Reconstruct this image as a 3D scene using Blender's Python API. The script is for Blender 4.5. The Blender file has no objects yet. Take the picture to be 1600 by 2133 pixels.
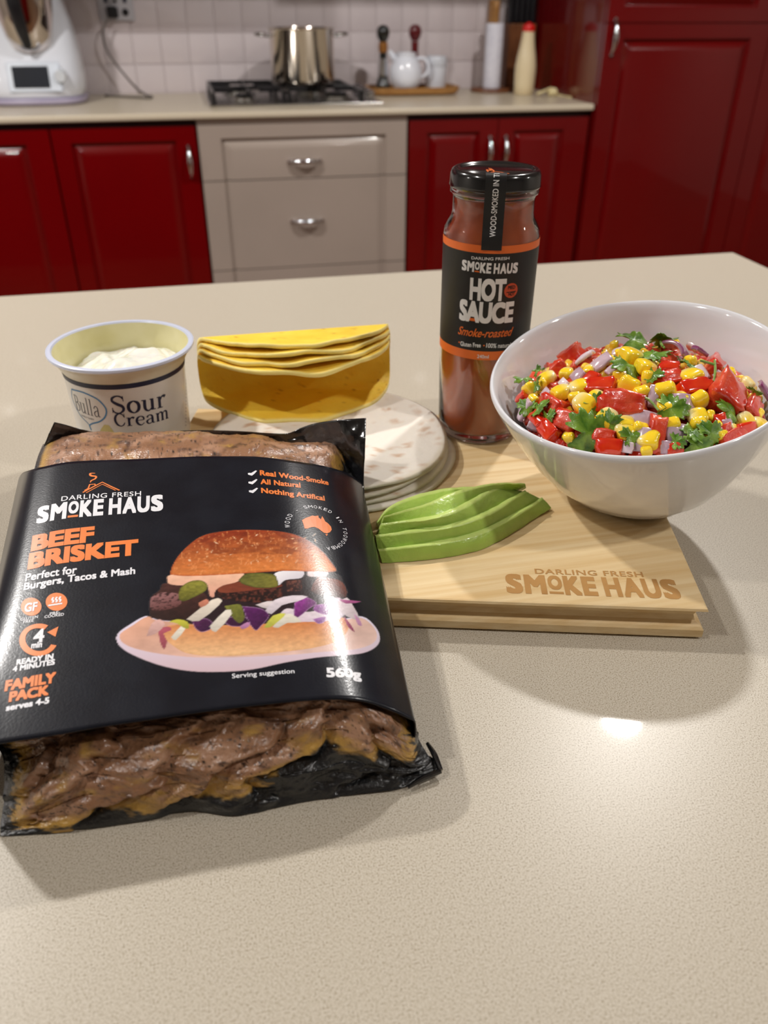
import bpy, bmesh, math, random
import numpy as np
from mathutils import Vector, Matrix, noise as mnoise
PI = math.pi
random.seed(7)
SC = bpy.context.scene
COL = SC.collection

# ------------------------------------------------------------------ camera, world, lamps, exposure
F_PX = 1700.0
CH = 1.185
_yaw, _pit, _rho = math.radians(12.7), math.atan(1068 / 1700.), math.radians(.23)
_h = np.array([math.sin(_yaw), math.cos(_yaw), 0]); _R0 = np.array([math.cos(_yaw), -math.sin(_yaw), 0]); _Z = np.array([0, 0, 1.])
CF = _h * math.cos(_pit) - _Z * math.sin(_pit); _U0 = _h * math.sin(_pit) + _Z * math.cos(_pit)
CU = _U0 * math.cos(_rho) - _R0 * math.sin(_rho); CR = _R0 * math.cos(_rho) + _U0 * math.sin(_rho)
CC = np.array([0, 0, CH])
def ray(x, y): return CF + CR * (x - 800) / F_PX - CU * (y - 1066.5) / F_PX
def at(x, y, z):
    d = ray(x, y); return CC + d * ((z - CH) / d[2])
def aty(x, y, Y):
    d = ray(x, y); return CC + d * (Y / d[1])
def proj(P):
    V = np.asarray(P) - CC; z = V @ CF
    return np.stack([800 + F_PX * (V @ CR) / z, 1066.5 - F_PX * (V @ CU) / z], -1)

cam = bpy.data.cameras.new('camera'); cam_o = bpy.data.objects.new('camera', cam); COL.objects.link(cam_o)
cam.sensor_fit = 'VERTICAL'; cam.sensor_height = 36.0; cam.sensor_width = 27.0
cam.lens = 36.0 * F_PX / 2133.0
cam_o.matrix_world = Matrix(((CR[0], CU[0], -CF[0], 0), (CR[1], CU[1], -CF[1], 0), (CR[2], CU[2], -CF[2], CH), (0, 0, 0, 1)))
cam.clip_start = 0.01
cam.dof.use_dof = True; cam.dof.focus_distance = 0.425; cam.dof.aperture_fstop = 28.7 / 3.0
SC.camera = cam_o

W = bpy.data.worlds.new('world'); SC.world = W; W.use_nodes = True
W.node_tree.nodes['Background'].inputs[0].default_value = (0.9, 0.93, 1.0, 1)
W.node_tree.nodes['Background'].inputs[1].default_value = 0.35
LAMPS = [(-1.0, 1.5, 27), (1.05, 1.5, 19), (-1.0, .29, 8), (1.05, -.3, 8), (2.93, -.12, 12), (-2.9, .8, 12)]
for x, y, p in LAMPS:
    l = bpy.data.lights.new('downlight', 'AREA'); l.shape = 'DISK'; l.size = .10; l.energy = p; l.color = (1.0, .965, .925)
    o = bpy.data.objects.new('downlight', l); COL.objects.link(o); o.location = (x, y, 2.385)
SC.view_settings.view_transform = 'Standard'; SC.view_settings.look = 'None'
SC.view_settings.exposure = 0.4; SC.view_settings.gamma = 1.0; SC.view_settings.use_curve_mapping = False

# ------------------------------------------------------------------ helpers
def lin(c):
    return tuple(((v / 255.) / 12.92 if v / 255. <= .04045 else ((v / 255. + .055) / 1.055) ** 2.4) for v in c)
def mat(name, rgb, rough=.5, spec=.5, metal=0, coat=0, coat_rough=.05, rgb2=None, scale=20, stretch=None, detail=3, lo=.35, hi=.65,
        bump=0, bscale=None, attr=None, trans=0, ior=1.45, sss=0, rot=0, emis=None, rvar=0):
    m = bpy.data.materials.new(name); m.use_nodes = True
    nt = m.node_tree; N = nt.nodes; L = nt.links; b = N['Principled BSDF']
    c = lin(rgb) + (1,)
    b.inputs['Base Color'].default_value = c
    b.inputs['Roughness'].default_value = rough; b.inputs['Specular IOR Level'].default_value = spec
    b.inputs['Metallic'].default_value = metal; b.inputs['Coat Weight'].default_value = coat; b.inputs['Coat Roughness'].default_value = coat_rough
    b.inputs['Transmission Weight'].default_value = trans; b.inputs['IOR'].default_value = ior
    if sss:
        b.inputs['Subsurface Weight'].default_value = sss; b.inputs['Subsurface Radius'].default_value = (.006, .004, .002); b.inputs['Subsurface Scale'].default_value = 1
    tc = N.new('ShaderNodeTexCoord'); mp = N.new('ShaderNodeMapping'); L.new(tc.outputs['Object'], mp.inputs[0])
    mp.inputs['Rotation'].default_value = (0, 0, rot)
    if stretch: mp.inputs['Scale'].default_value = stretch
    if attr:
        a = N.new('ShaderNodeAttribute'); a.attribute_name = attr; L.new(a.outputs['Color'], b.inputs['Base Color'])
    elif rgb2:
        n = N.new('ShaderNodeTexNoise'); n.inputs['Scale'].default_value = scale; n.inputs['Detail'].default_value = detail; L.new(mp.outputs[0], n.inputs['Vector'])
        r = N.new('ShaderNodeValToRGB'); r.color_ramp.elements[0].position = lo; r.color_ramp.elements[1].position = hi
        r.color_ramp.elements[0].color = c; r.color_ramp.elements[1].color = lin(rgb2) + (1,)
        L.new(n.outputs['Fac'], r.inputs[0]); L.new(r.outputs[0], b.inputs['Base Color'])
        m['ramp'] = 1
    if bump:
        n2 = N.new('ShaderNodeTexNoise'); n2.inputs['Scale'].default_value = bscale or scale; n2.inputs['Detail'].default_value = 4; L.new(mp.outputs[0], n2.inputs['Vector'])
        bp = N.new('ShaderNodeBump'); bp.inputs['Strength'].default_value = 1; bp.inputs['Distance'].default_value = bump
        L.new(n2.outputs['Fac'], bp.inputs['Height']); L.new(bp.outputs[0], b.inputs['Normal'])
        if coat: L.new(bp.outputs[0], b.inputs['Coat Normal'])
    return m
def empty(name, loc, label, cat, group=None):
    o = bpy.data.objects.new(name, None); COL.objects.link(o); o.location = Vector(loc); o.empty_display_size = .02
    tag(o, label, cat, group); return o
def tag(o, label=None, cat=None, group=None, kind=None):
    if label: o['label'] = label
    if cat: o['category'] = cat
    if group: o['group'] = group
    if kind: o['kind'] = kind
    return o
def wloc(p):
    v = Vector((0, 0, 0))
    while p is not None: v += p.location; p = p.parent
    return v
def obj(name, V, Fc, m, parent=None, smooth=True, colors=None, flat_angle=None):
    V = np.asarray(V, float)
    off = np.array(wloc(parent)) if parent is not None else np.zeros(3)
    me = bpy.data.meshes.new(name); me.from_pydata((V - off).tolist(), [], [list(f) for f in Fc]); me.update()
    if m is not None: me.materials.append(m)
    if smooth:
        me.polygons.foreach_set('use_smooth', [True] * len(me.polygons))
        if flat_angle: me.set_sharp_from_angle(angle=math.radians(flat_angle))
    if colors is not None:
        ca = me.color_attributes.new('paint', 'FLOAT_COLOR', 'POINT')
        cc = np.ones((len(V), 4), np.float32); cc[:, :3] = colors; ca.data.foreach_set('color', cc.ravel())
    o = bpy.data.objects.new(name, me); COL.objects.link(o)
    if parent is not None: o.parent = parent
    return o
class MB:
    def __init__(s): s.V = []; s.F = []; s.bev = False
    def add(s, V, Fc):
        n = len(s.V); s.V += [tuple(v) for v in V]; s.F += [tuple(i + n for i in f) for f in Fc]; return s
    def box(s, x0, x1, y0, y1, z0, z1, b=0):
        if b <= 0:
            V = [(x, y, z) for x in (x0, x1) for y in (y0, y1) for z in (z0, z1)]
            return s.add(V, [(0, 1, 3, 2), (4, 6, 7, 5), (0, 4, 5, 1), (2, 3, 7, 6), (0, 2, 6, 4), (1, 5, 7, 3)])
        s.bev = True
        bm = bmesh.new(); bmesh.ops.create_cube(bm, size=1)
        for v in bm.verts: v.co = Vector(((x0 + x1) / 2 + v.co.x * (x1 - x0), (y0 + y1) / 2 + v.co.y * (y1 - y0), (z0 + z1) / 2 + v.co.z * (z1 - z0)))
        bmesh.ops.bevel(bm, geom=bm.edges[:], offset=b, segments=3, profile=.5, affect='EDGES')
        bm.verts.index_update()
        s.add([v.co[:] for v in bm.verts], [[v.index for v in f.verts] for f in bm.faces]); bm.free(); return s
    def lathe(s, prof, cx, cy, n=48, sx=1, sy=1):
        V = []; Fc = []
        for r, z in prof:
            for k in range(n):
                a = 2 * PI * k / n; V.append((cx + r * sx * math.cos(a), cy + r * sy * math.sin(a), z))
        for i in range(len(prof) - 1):
            for k in range(n):
                k2 = (k + 1) % n; Fc.append((i * n + k, i * n + k2, (i + 1) * n + k2, (i + 1) * n + k))
        return s.add(V, Fc)
    def tube(s, pts, r, n=10, cap=True, sm=0):
        if sm: pts = spline(pts, sm)
        P = [Vector(p) for p in pts]; V = []; Fc = []; rr = r if hasattr(r, '__len__') else [r] * len(P)
        if len(rr) != len(P): rr = np.interp(np.linspace(0, 1, len(P)), np.linspace(0, 1, len(rr)), rr)
        up = None
        for i, p in enumerate(P):
            t = (P[min(i + 1, len(P) - 1)] - P[max(i - 1, 0)]).normalized()
            if up is None: up = t.orthogonal().normalized()
            up = (up - t * up.dot(t)).normalized(); w = t.cross(up)
            for k in range(n):
                a = 2 * PI * k / n; V.append(p + (up * math.cos(a) + w * math.sin(a)) * rr[i])
        for i in range(len(P) - 1):
            for k in range(n):
                k2 = (k + 1) % n; Fc.append((i * n + k, i * n + k2, (i + 1) * n + k2, (i + 1) * n + k))
        if cap: Fc.append(tuple(range(n))[::-1]); Fc.append(tuple((len(P) - 1) * n + k for k in range(n)))
        return s.add(V, Fc)
    def build(s, name, m, parent=None, smooth=True, ang=40):
        o = obj(name, s.V, s.F, m, parent, smooth, flat_angle=ang if smooth else None)
        if s.bev and smooth: o.modifiers.new('weighted_normal', 'WEIGHTED_NORMAL').keep_sharp = True
        return o
def spline(P, n):
    P = np.asarray(P, float); out = []
    Q = np.vstack([2 * P[0] - P[1], P, 2 * P[-1] - P[-2]])
    for i in range(1, len(Q) - 2):
        for k in range(n):
            t = k / n; a, b, c, d = Q[i - 1], Q[i], Q[i + 1], Q[i + 2]
            out.append(.5 * (2 * b + (c - a) * t + (2 * a - 5 * b + 4 * c - d) * t * t + (3 * b - a - 3 * c + d) * t ** 3))
    out.append(P[-1]); return np.array(out)
def resample(P, n):
    P = np.asarray(P, float); d = np.r_[0, np.cumsum(np.linalg.norm(np.diff(P, axis=0), axis=1))]
    q = np.linspace(0, d[-1], n); return np.stack([np.interp(q, d, P[:, k]) for k in range(P.shape[1])], 1)
def gridfaces(nr, nc, close=False):
    Fc = []
    for i in range(nr - 1):
        for j in range(nc if close else nc - 1):
            j2 = (j + 1) % nc; Fc.append((i * nc + j, i * nc + j2, (i + 1) * nc + j2, (i + 1) * nc + j))
    return Fc
_rs = np.random.RandomState(3); _lat = _rs.rand(256, 256)
def vnoise(x, y):
    x = np.asarray(x, float); y = np.asarray(y, float); xi = np.floor(x).astype(int); yi = np.floor(y).astype(int); fx = x - xi; fy = y - yi
    fx = fx * fx * (3 - 2 * fx); fy = fy * fy * (3 - 2 * fy); g = lambda a, b: _lat[a % 256, b % 256]
    return (g(xi, yi) * (1 - fx) + g(xi + 1, yi) * fx) * (1 - fy) + (g(xi, yi + 1) * (1 - fx) + g(xi + 1, yi + 1) * fx) * fy
def fbm(x, y, o=4):
    s = 0; a = .5
    for k in range(o): s = s + a * vnoise(x * 2 ** k + 17 * k, y * 2 ** k + 31 * k); a *= .5
    return s / .9375

# ------------------------------------------------------------------ lettering helpers
def text2d(body, bold=0.0, spacing=1.0):
    c = bpy.data.curves.new('t', 'FONT'); c.body = body; c.space_character = spacing; c.resolution_u = 4
    o = bpy.data.objects.new('t', c); me = o.to_mesh()
    V = np.array([v.co[:2] for v in me.vertices]); Fc = [tuple(p.vertices) for p in me.polygons]
    o.to_mesh_clear(); bpy.data.objects.remove(o); bpy.data.curves.remove(c)
    x0, x1 = V[:, 0].min(), V[:, 0].max()
    V[:, 0] = (V[:, 0] - x0) / (x1 - x0); V[:, 1] /= .70
    if bold:                                   # a heavier face: the letters laid over themselves, each layer a hair higher
        n = len(V); d = bold * 1.0; VV = []; FF = []
        V = np.c_[V, np.zeros(n)]; ex = d / (x1 - x0); ey = d / .70
        V[:, 0] = ex + V[:, 0] * (1 - 2 * ex)
        for k, (a, b) in enumerate([(0, 0)] + [(-1, -1), (0, -1), (1, -1), (-1, 0), (1, 0), (-1, 1), (0, 1), (1, 1)]):
            VV.append(V + np.array([a * ex, b * ey, k])); FF += [tuple(i + k * n for i in f) for f in Fc]
        return np.vstack(VV), FF
    return V, Fc
def ribbon(P, w, n=6, closed=False):
    """stroke: points (x, y[, width factor]) -> quad strip"""
    P = [p if len(p) == 3 else (p[0], p[1], 1) for p in P]
    Q = spline(P, n) if n > 1 else np.array(P, float)
    T = np.gradient(Q[:, :2], axis=0); T /= np.linalg.norm(T, axis=1)[:, None] + 1e-9; Nn = np.stack([-T[:, 1], T[:, 0]], 1)
    hw = (w * Q[:, 2] / 2)[:, None]; V = np.vstack([Q[:, :2] + Nn * hw, Q[:, :2] - Nn * hw]); k = len(Q)
    return V, [(i, i + 1, k + i + 1, k + i) for i in range(k - 1)]
def merge(parts):
    V = []; Fc = []
    for v, f in parts:
        n = len(V); V += [tuple(p) for p in v]; Fc += [tuple(i + n for i in q) for q in f]
    return np.array(V, float), Fc
def cut(V, Fc, step):
    bm = bmesh.new(); vs = [bm.verts.new((p[0], p[1], 0)) for p in V]
    for f in Fc:
        try: bm.faces.new([vs[i] for i in f])
        except ValueError: pass
    bmesh.ops.triangulate(bm, faces=bm.faces[:])
    x0, x1 = V[:, 0].min(), V[:, 0].max(); k = math.ceil(x0 / step) * step
    while k < x1:
        bmesh.ops.bisect_plane(bm, geom=bm.verts[:] + bm.edges[:] + bm.faces[:], plane_co=(k, 0, 0), plane_no=(1, 0, 0)); k += step
    bm.verts.index_update(); R = np.array([v.co[:2] for v in bm.verts]), [tuple(v.index for v in f.verts) for f in bm.faces]; bm.free(); return R
class Surf:
    """a surface with metric coordinates (a, b); S maps arrays of (a, b) to points, inv finds the coordinates under a sight line"""
    def decal(s, name, V, Fc, m, parent, off=.00012, step=.003):
        V = np.asarray(V, float)
        if V.shape[1] == 3:
            P_ = []; F_ = []; n = 0
            for k in np.unique(V[:, 2]):
                sel = np.nonzero(V[:, 2] == k)[0]; rm = {int(q): i for i, q in enumerate(sel)}
                v, f = cut(V[sel, :2], [tuple(rm[i] for i in t) for t in Fc if t[0] in rm], step)
                P_.append(s.S(v[:, 0], v[:, 1], off + k * 4e-6)); F_ += [tuple(i + n for i in t) for t in f]; n += len(v)
            Pn = np.vstack(P_); Fc = F_
        else:
            V, Fc = cut(V, Fc, step); Pn = s.S(V[:, 0], V[:, 1], off)
        a, b, c = (Pn[i] for i in Fc[0][:3]); 
        if np.dot(np.cross(b - a, c - a), CC - a) < 0: Fc = [f[::-1] for f in Fc]
        return obj(name, Pn, Fc, m, parent, smooth=False)
    def text(s, body, p0, p1, cap, m, parent, bold=.0, sp=1., perp=True, name='lettering', shear=0, glyphs=None):
        V, Fc = glyphs if glyphs is not None else text2d(body, bold, sp)
        o = s.inv(*p0); a = s.inv(*p1) - o; u = s.inv(p0[0], p0[1] - cap) - o
        if perp:
            n = np.array([-a[1], a[0]]); n /= np.linalg.norm(n); u = n * abs(u @ n)
        else: u = np.array([0, abs(u[1])])
        Q = o + V[:, :1] * a + V[:, 1:2] * (u + shear * a / np.linalg.norm(a) * np.linalg.norm(u))
        if V.shape[1] == 3: Q = np.c_[Q, V[:, 2]]
        return s.decal(name, Q, Fc, m, parent)
    def poly(s, pts, m, parent, name='emblem', off=.0001, smooth=0):
        P = [s.inv(*p) for p in (spline(pts + pts[:1], smooth)[:-1] if smooth else pts)]
        return s.decal(name, P, [tuple(range(len(P)))], m, parent, off)
    def stroke(s, pts, w, m, parent, name='emblem', n=6, off=.00012):
        P = [tuple(s.inv(p[0], p[1])) + ((p[2],) if len(p) > 2 else ()) for p in pts]
        return P and s.decal(name, *ribbon(P, w, n), m, parent, off)
class Plane(Surf):
    def __init__(s, z): s.z = z
    def S(s, a, b, off=0): return np.stack([a, b, np.full_like(a, s.z + off)], -1)
    def inv(s, x, y): return at(x, y, s.z)[:2]
class Cone(Surf):
    """upright cone: radius r0 at z0, r1 at z1; a = angle*rm, b = z"""
    def __init__(s, cx, cy, z0, r0, z1, r1): s.c = (cx, cy); s.z0 = z0; s.r0 = r0; s.k = (r1 - r0) / (z1 - z0); s.rm = (r0 + r1) / 2
    def S(s, a, b, off=0):
        r = s.r0 + s.k * (b - s.z0) + off; th = a / s.rm - PI / 2
        return np.stack([s.c[0] + r * np.cos(th), s.c[1] + r * np.sin(th), b], -1)
    def inv(s, x, y):
        d = ray(x, y); t = s.c[1] / d[1]
        lo, hi = .02, 0
        # march to the first hit
        ts = np.linspace(.05, t * 1.05, 4000); P = CC + ts[:, None] * d
        g = np.hypot(P[:, 0] - s.c[0], P[:, 1] - s.c[1]) - (s.r0 + s.k * (P[:, 2] - s.z0))
        i = np.argmax(g < 0) if (g < 0).any() else np.argmin(np.abs(g))
        p = P[i]; th = math.atan2(p[1] - s.c[1], p[0] - s.c[0]) + PI / 2
        if th > PI: th -= 2 * PI
        return np.array([th * s.rm, p[2]])
class Ruled(Surf):
    """sheet ruled between a near and a far curve; a = metres across, b = metres along"""
    def __init__(s, near, far, n=160):
        s.N = resample(near, n); s.F = resample(far, n); s.n = n
        s.La = (np.linalg.norm(np.diff(s.N, axis=0), axis=1).sum() + np.linalg.norm(np.diff(s.F, axis=0), axis=1).sum()) / 2
        s.Lb = np.linalg.norm(s.F - s.N, axis=1).mean()
        A, B = np.meshgrid(np.linspace(0, s.La, 60), np.linspace(0, s.Lb, 40)); s.g = np.stack([A.ravel(), B.ravel()], 1); s.gp = proj(s.S(s.g[:, 0], s.g[:, 1]))
    def S(s, a, b, off=0):
        a = np.asarray(a, float); b = np.asarray(b, float)
        q = np.clip(a / s.La, 0, 1) * (s.n - 1); i = np.clip(q.astype(int), 0, s.n - 2); f = (q - i)[..., None]; t = (b / s.Lb)[..., None]
        N = s.N[i] * (1 - f) + s.N[i + 1] * f; Fp = s.F[i] * (1 - f) + s.F[i + 1] * f; P = N * (1 - t) + Fp * t
        if off:
            ti = s.N[np.minimum(i + 3, s.n - 1)] - s.N[np.maximum(i - 2, 0)]; nn = np.cross(ti, Fp - N); nn /= np.linalg.norm(nn, axis=-1)[..., None]; P = P + nn * off
        return P
    def inv(s, x, y):
        tgt = np.array([x, y], float); k = np.argmin(((s.gp - tgt) ** 2).sum(1)); c = s.g[k].copy()
        for _ in range(8):
            e = .0004; p = proj(s.S(c[0], c[1])); J = np.stack([(proj(s.S(c[0] + e, c[1])) - p) / e, (proj(s.S(c[0], c[1] + e)) - p) / e], 1)
            c = c + np.linalg.lstsq(J, tgt - p, rcond=None)[0]
        return c

def logo_letters():
    x = 0; P = []; F_ = []; bar = None; n = 0
    for ch, w, g in (('S', .78, .10), ('M', 1.02, .10), ('O', .66, .08), ('K', .80, .07), ('E', .66, .34), ('H', .80, .10), ('A', .88, .06), ('U', .80, .09), ('S', .78, 0)):
        V, Fc = text2d(ch, .042); V = V.copy()
        if ch == 'O': V[:, 1] = .27 + V[:, 1] * .73; bar = (x, x + w)
        V[:, 0] = x + V[:, 0] * w; P.append(V); F_ += [tuple(i + n for i in f) for f in Fc]; n += len(V); x += w + g
    V = np.vstack(P); V[:, 0] /= x; return (V, F_), (np.array([(bar[0] / x, -.02), (bar[1] / x, -.02), (bar[1] / x, .11), (bar[0] / x, .11)]), [(0, 1, 2, 3)])
# ------------------------------------------------------------------ materials of the room
def quartz(name, base, dark, light):
    m = mat(name, base, rough=.34, spec=.5, coat=.10, coat_rough=.05)
    nt = m.node_tree; N = nt.nodes; L = nt.links; b = N['Principled BSDF']; tc = [n for n in N if n.type == 'TEX_COORD'][0]
    n1 = N.new('ShaderNodeTexNoise'); n1.inputs['Scale'].default_value = 1500; n1.inputs['Detail'].default_value = 3; L.new(tc.outputs['Object'], n1.inputs['Vector'])
    r = N.new('ShaderNodeValToRGB'); e = r.color_ramp.elements; e[0].position = .32; e[0].color = lin(dark) + (1,); e[1].position = .47; e[1].color = lin(base) + (1,)
    e2 = r.color_ramp.elements.new(.68); e2.color = lin(light) + (1,); L.new(n1.outputs['Fac'], r.inputs[0])
    v = N.new('ShaderNodeTexVoronoi'); v.inputs['Scale'].default_value = 620; L.new(tc.outputs['Object'], v.inputs['Vector'])
    r2 = N.new('ShaderNodeValToRGB'); r2.color_ramp.elements[0].position = .08; r2.color_ramp.elements[0].color = (.5, .44, .36, 1); r2.color_ramp.elements[1].position = .17; r2.color_ramp.elements[1].color = (1, 1, 1, 1)
    L.new(v.outputs['Distance'], r2.inputs[0])
    mx = N.new('ShaderNodeMix'); mx.data_type = 'RGBA'; mx.blend_type = 'MULTIPLY'; mx.inputs[0].default_value = .5
    L.new(r.outputs[0], mx.inputs[6]); L.new(r2.outputs[0], mx.inputs[7]); L.new(mx.outputs[2], b.inputs['Base Color'])
    return m
M_QUARTZ = quartz('beige_quartz', (186, 177, 160), (140, 127, 106), (202, 195, 182))
M_QUARTZ2 = quartz('back_quartz', (204, 192, 170), (180, 166, 142), (214, 204, 184))
M_RED = mat('red_lacquer', (106, 2, 5), rough=.22, spec=.25, coat=.55, coat_rough=.03, rgb2=(100, 2, 5), scale=3)
M_GREY = mat('taupe_lacquer', (166, 152, 142), rough=.3, spec=.4, coat=.4, coat_rough=.1, rgb2=(160, 147, 137), scale=3)
M_CARC = mat('dark_carcass', (50, 6, 8), rough=.5, rgb2=(42, 5, 7), scale=5)
M_CARCG = mat('taupe_carcass', (126, 112, 100), rough=.5, rgb2=(120, 107, 95), scale=5)
M_TILE = mat('pinkish_white_tile', (218, 208, 210), rough=.14, spec=.5, coat=.3, rgb2=(212, 201, 203), scale=4, bump=.0002, bscale=14)
M_GROUT = mat('grout', (214, 204, 204), rough=.9, rgb2=(208, 197, 197), scale=60)
M_WALL = mat('painted_wall', (206, 200, 190), rough=.8, rgb2=(200, 194, 184), scale=6, bump=.0003, bscale=120)
M_CEIL = mat('white_ceiling', (226, 224, 220), rough=.9, rgb2=(220, 218, 214), scale=4)
M_FLOOR = mat('floor_boards', (120, 86, 58), rough=.35, rgb2=(92, 62, 40), scale=3, stretch=(1, 9, 1), detail=6)
M_CHROME = mat('chrome', (225, 226, 230), rough=.12, metal=1, rgb2=(205, 207, 212), scale=40)
M_STEEL = mat('brushed_steel', (190, 188, 184), rough=.2, metal=1, rgb2=(165, 163, 160), scale=8, stretch=(1, 1, .1))
M_BLACK = mat('black_enamel', (14, 14, 17), rough=.3, rgb2=(20, 20, 24), scale=30)
M_BLACKP = mat('black_plastic', (18, 18, 22), rough=.35, rgb2=(26, 26, 30), scale=30)
M_WHITEP = mat('white_plastic', (228, 232, 240), rough=.2, coat=.4, rgb2=(222, 226, 236), scale=4)
M_OUTLET = mat('outlet_plastic', (196, 194, 200), rough=.4, rgb2=(190, 188, 194), scale=8)

# ------------------------------------------------------------------ room shell
def struct(name, x0, x1, y0, y1, z0, z1, m):
    b = MB().box(x0, x1, y0, y1, z0, z1).build(name, m, smooth=False); tag(b, kind='structure'); return b
struct('floor', -3.6, 3.8, -2.6, 3.5, -.05, 0, M_FLOOR)
struct('ceiling', -3.6, 3.8, -2.6, 3.5, 2.4, 2.45, M_CEIL)
struct('wall_left', -3.65, -3.6, -2.6, 3.5, 0, 2.4, M_WALL)
struct('wall_right', 3.8, 3.85, -2.6, 3.5, 0, 2.4, M_WALL)
struct('wall_rear', -3.6, 3.8, -2.65, -2.6, 0, 2.4, M_WALL)
YW = 3.345
wb = struct('wall_back', -3.6, 3.8, YW, YW + .15, 0, 2.4, M_GROUT)
tw, th, gp = .0953, .0953, .0017
tm = MB().box(-tw / 2 + gp / 2, tw / 2 - gp / 2, -.003, .0, -th / 2 + gp / 2, th / 2 - gp / 2, .0011)
tile0 = None
for iz in range(5):
    for ix in range(21):
        x = -.665 + ix * tw; z = .9 - .005 + th * (iz + .5)
        if x > 1.28: continue
        if tile0 is None:
            tile0 = tm.build('tile', M_TILE, wb, smooth=True); t = tile0
        else:
            t = bpy.data.objects.new('tile', tile0.data); COL.objects.link(t); t.parent = wb
        t.location = (x, YW, z); t.rotation_euler = (random.uniform(-.004, .004), 0, random.uniform(-.004, .004))

# ------------------------------------------------------------------ cabinet making
def front(x0, x1, z0, z1, pl, pr, pb, pt, y, th=.019):
    """door or drawer front facing -y with a raised field bordered by a groove; the field rectangle may run past the front's own edges"""
    prof = [(-.004, 0), (0, 0), (.003, .0085), (.008, .0098), (.014, .0062), (.022, .0026), (.030, .0006), (.034, 0)]
    xs = sorted(set([x0, x1] + [v for p, _ in prof for v in (pl + p, pr - p) if x0 < v < x1])); zs = sorted(set([z0, z1] + [v for p, _ in prof for v in (pb + p, pt - p) if z0 < v < z1]))
    def dep(x, z):
        d = min(x - pl, pr - x, z - pb, pt - z); return float(np.interp(d, [p for p, _ in prof], [q for _, q in prof]))
    V = [(x, y + dep(x, z), z) for z in zs for x in xs]; nx = len(xs); nz = len(zs); Fc = []
    for i in range(nz - 1):
        for j in range(nx - 1):
            a, b, c, d = i * nx + j, i * nx + j + 1, (i + 1) * nx + j + 1, (i + 1) * nx + j
            l = j < nx / 2; bt = i < nz / 2
            if l == bt: Fc += [(a, b, c), (a, c, d)]
            else: Fc += [(a, b, d), (b, c, d)]
    n = len(V)
    per = [j for j in range(nx)] + [i * nx + nx - 1 for i in range(1, nz)] + [(nz - 1) * nx + j for j in range(nx - 2, -1, -1)] + [i * nx for i in range(nz - 2, 0, -1)]
    V += [(V[k][0], y + th, V[k][2]) for k in per]; m = len(per)
    for q in range(m): Fc.append((per[q], n + q, n + (q + 1) % m, per[(q + 1) % m]))
    Fc.append(tuple(range(n, n + m)))
    return MB().add(V, Fc)
def bow(x, y, z, L, vert, m, parent, name='handle'):
    P = []
    for k in range(9):
        t = k / 8; s = math.sin(PI * t); d = y - .004 - .022 * s ** .6; q = (t - .5) * L
        P.append((x, d, z + q) if vert else (x + q, d, z))
    b = MB().tube(P, [.0035, .005, .0065, .0075, .008, .0075, .0065, .005, .0035], 12, sm=3)
    for e in (0, -1):
        b.tube([(P[e][0], y + .001, P[e][2]), (P[e][0], P[e][1] - .004, P[e][2])], .0055, 12)
    return b.build(name, m, parent)
YC = 2.735
def base_cab(name, x0, x1, doors, label, m, mc):
    t = empty(name, ((x0 + x1) / 2, YC + .3, 0), label, 'cabinet')
    MB().box(x0, x1, YC + .021, YW - .002, .1, .879).box(x0, x1, YC + .07, YW - .002, 0, .1).build('carcass', mc, t, smooth=False)
    return t
c = base_cab('base_cabinet', -1.30, -.383, 0, 'red base cabinet at the far end of the run, beneath the white food processor', M_RED, M_CARC)
d = front(-.84, -.385, .105, .862, -.77, -.452, .17, .824, YC).build('door', M_RED, c, ang=36)
bow(-.81, YC, .765, .09, True, M_CHROME, d)
d = front(-1.298, -.843, .105, .862, -1.23, -.91, .17, .824, YC).build('door', M_RED, c, ang=36); bow(-.87, YC, .765, .09, True, M_CHROME, d)
c = base_cab('base_cabinet', -.382, .034, 1, 'red base cabinet with one raised panel door next to the taupe drawers', M_RED, M_CARC)
d = front(-.380, .032, .105, .862, -.328, -.028, .17, .824, YC).build('door', M_RED, c, ang=36); bow(.006, YC, .765, .09, True, M_CHROME, d)
c = base_cab('drawer_cabinet', .036, .688, 0, 'taupe drawer cabinet with moulded fronts and chrome pulls beneath the gas hob', M_GREY, M_CARCG)
MB().box(.038, .686, YC + .002, YC + .021, .866, .879).build('rail', M_GREY, c, smooth=False)
for z0, z1, hz in ((.707, .864, .757), (.431, .704, .577), (.105, .428, .28)):
    d = front(.039, .685, z0, z1, .105, .618, .14, .826, YC).build('drawer', M_GREY, c, ang=36)
    bow(.357, YC, hz, .095, False, M_CHROME, d)
c = base_cab('base_cabinet', .690, 1.308, 2, 'red double door base cabinet between the taupe drawers and the tall pantry', M_RED, M_CARC)
d = front(.693, .987, .105, .862, .752, .928, .17, .826, YC).build('door', M_RED, c, ang=36); bow(.961, YC, .765, .09, True, M_CHROME, d)
d = front(.990, 1.300, .105, .862, 1.042, 1.216, .17, .826, YC).build('door', M_RED, c, ang=36); bow(1.015, YC, .765, .09, True, M_CHROME, d)
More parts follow.
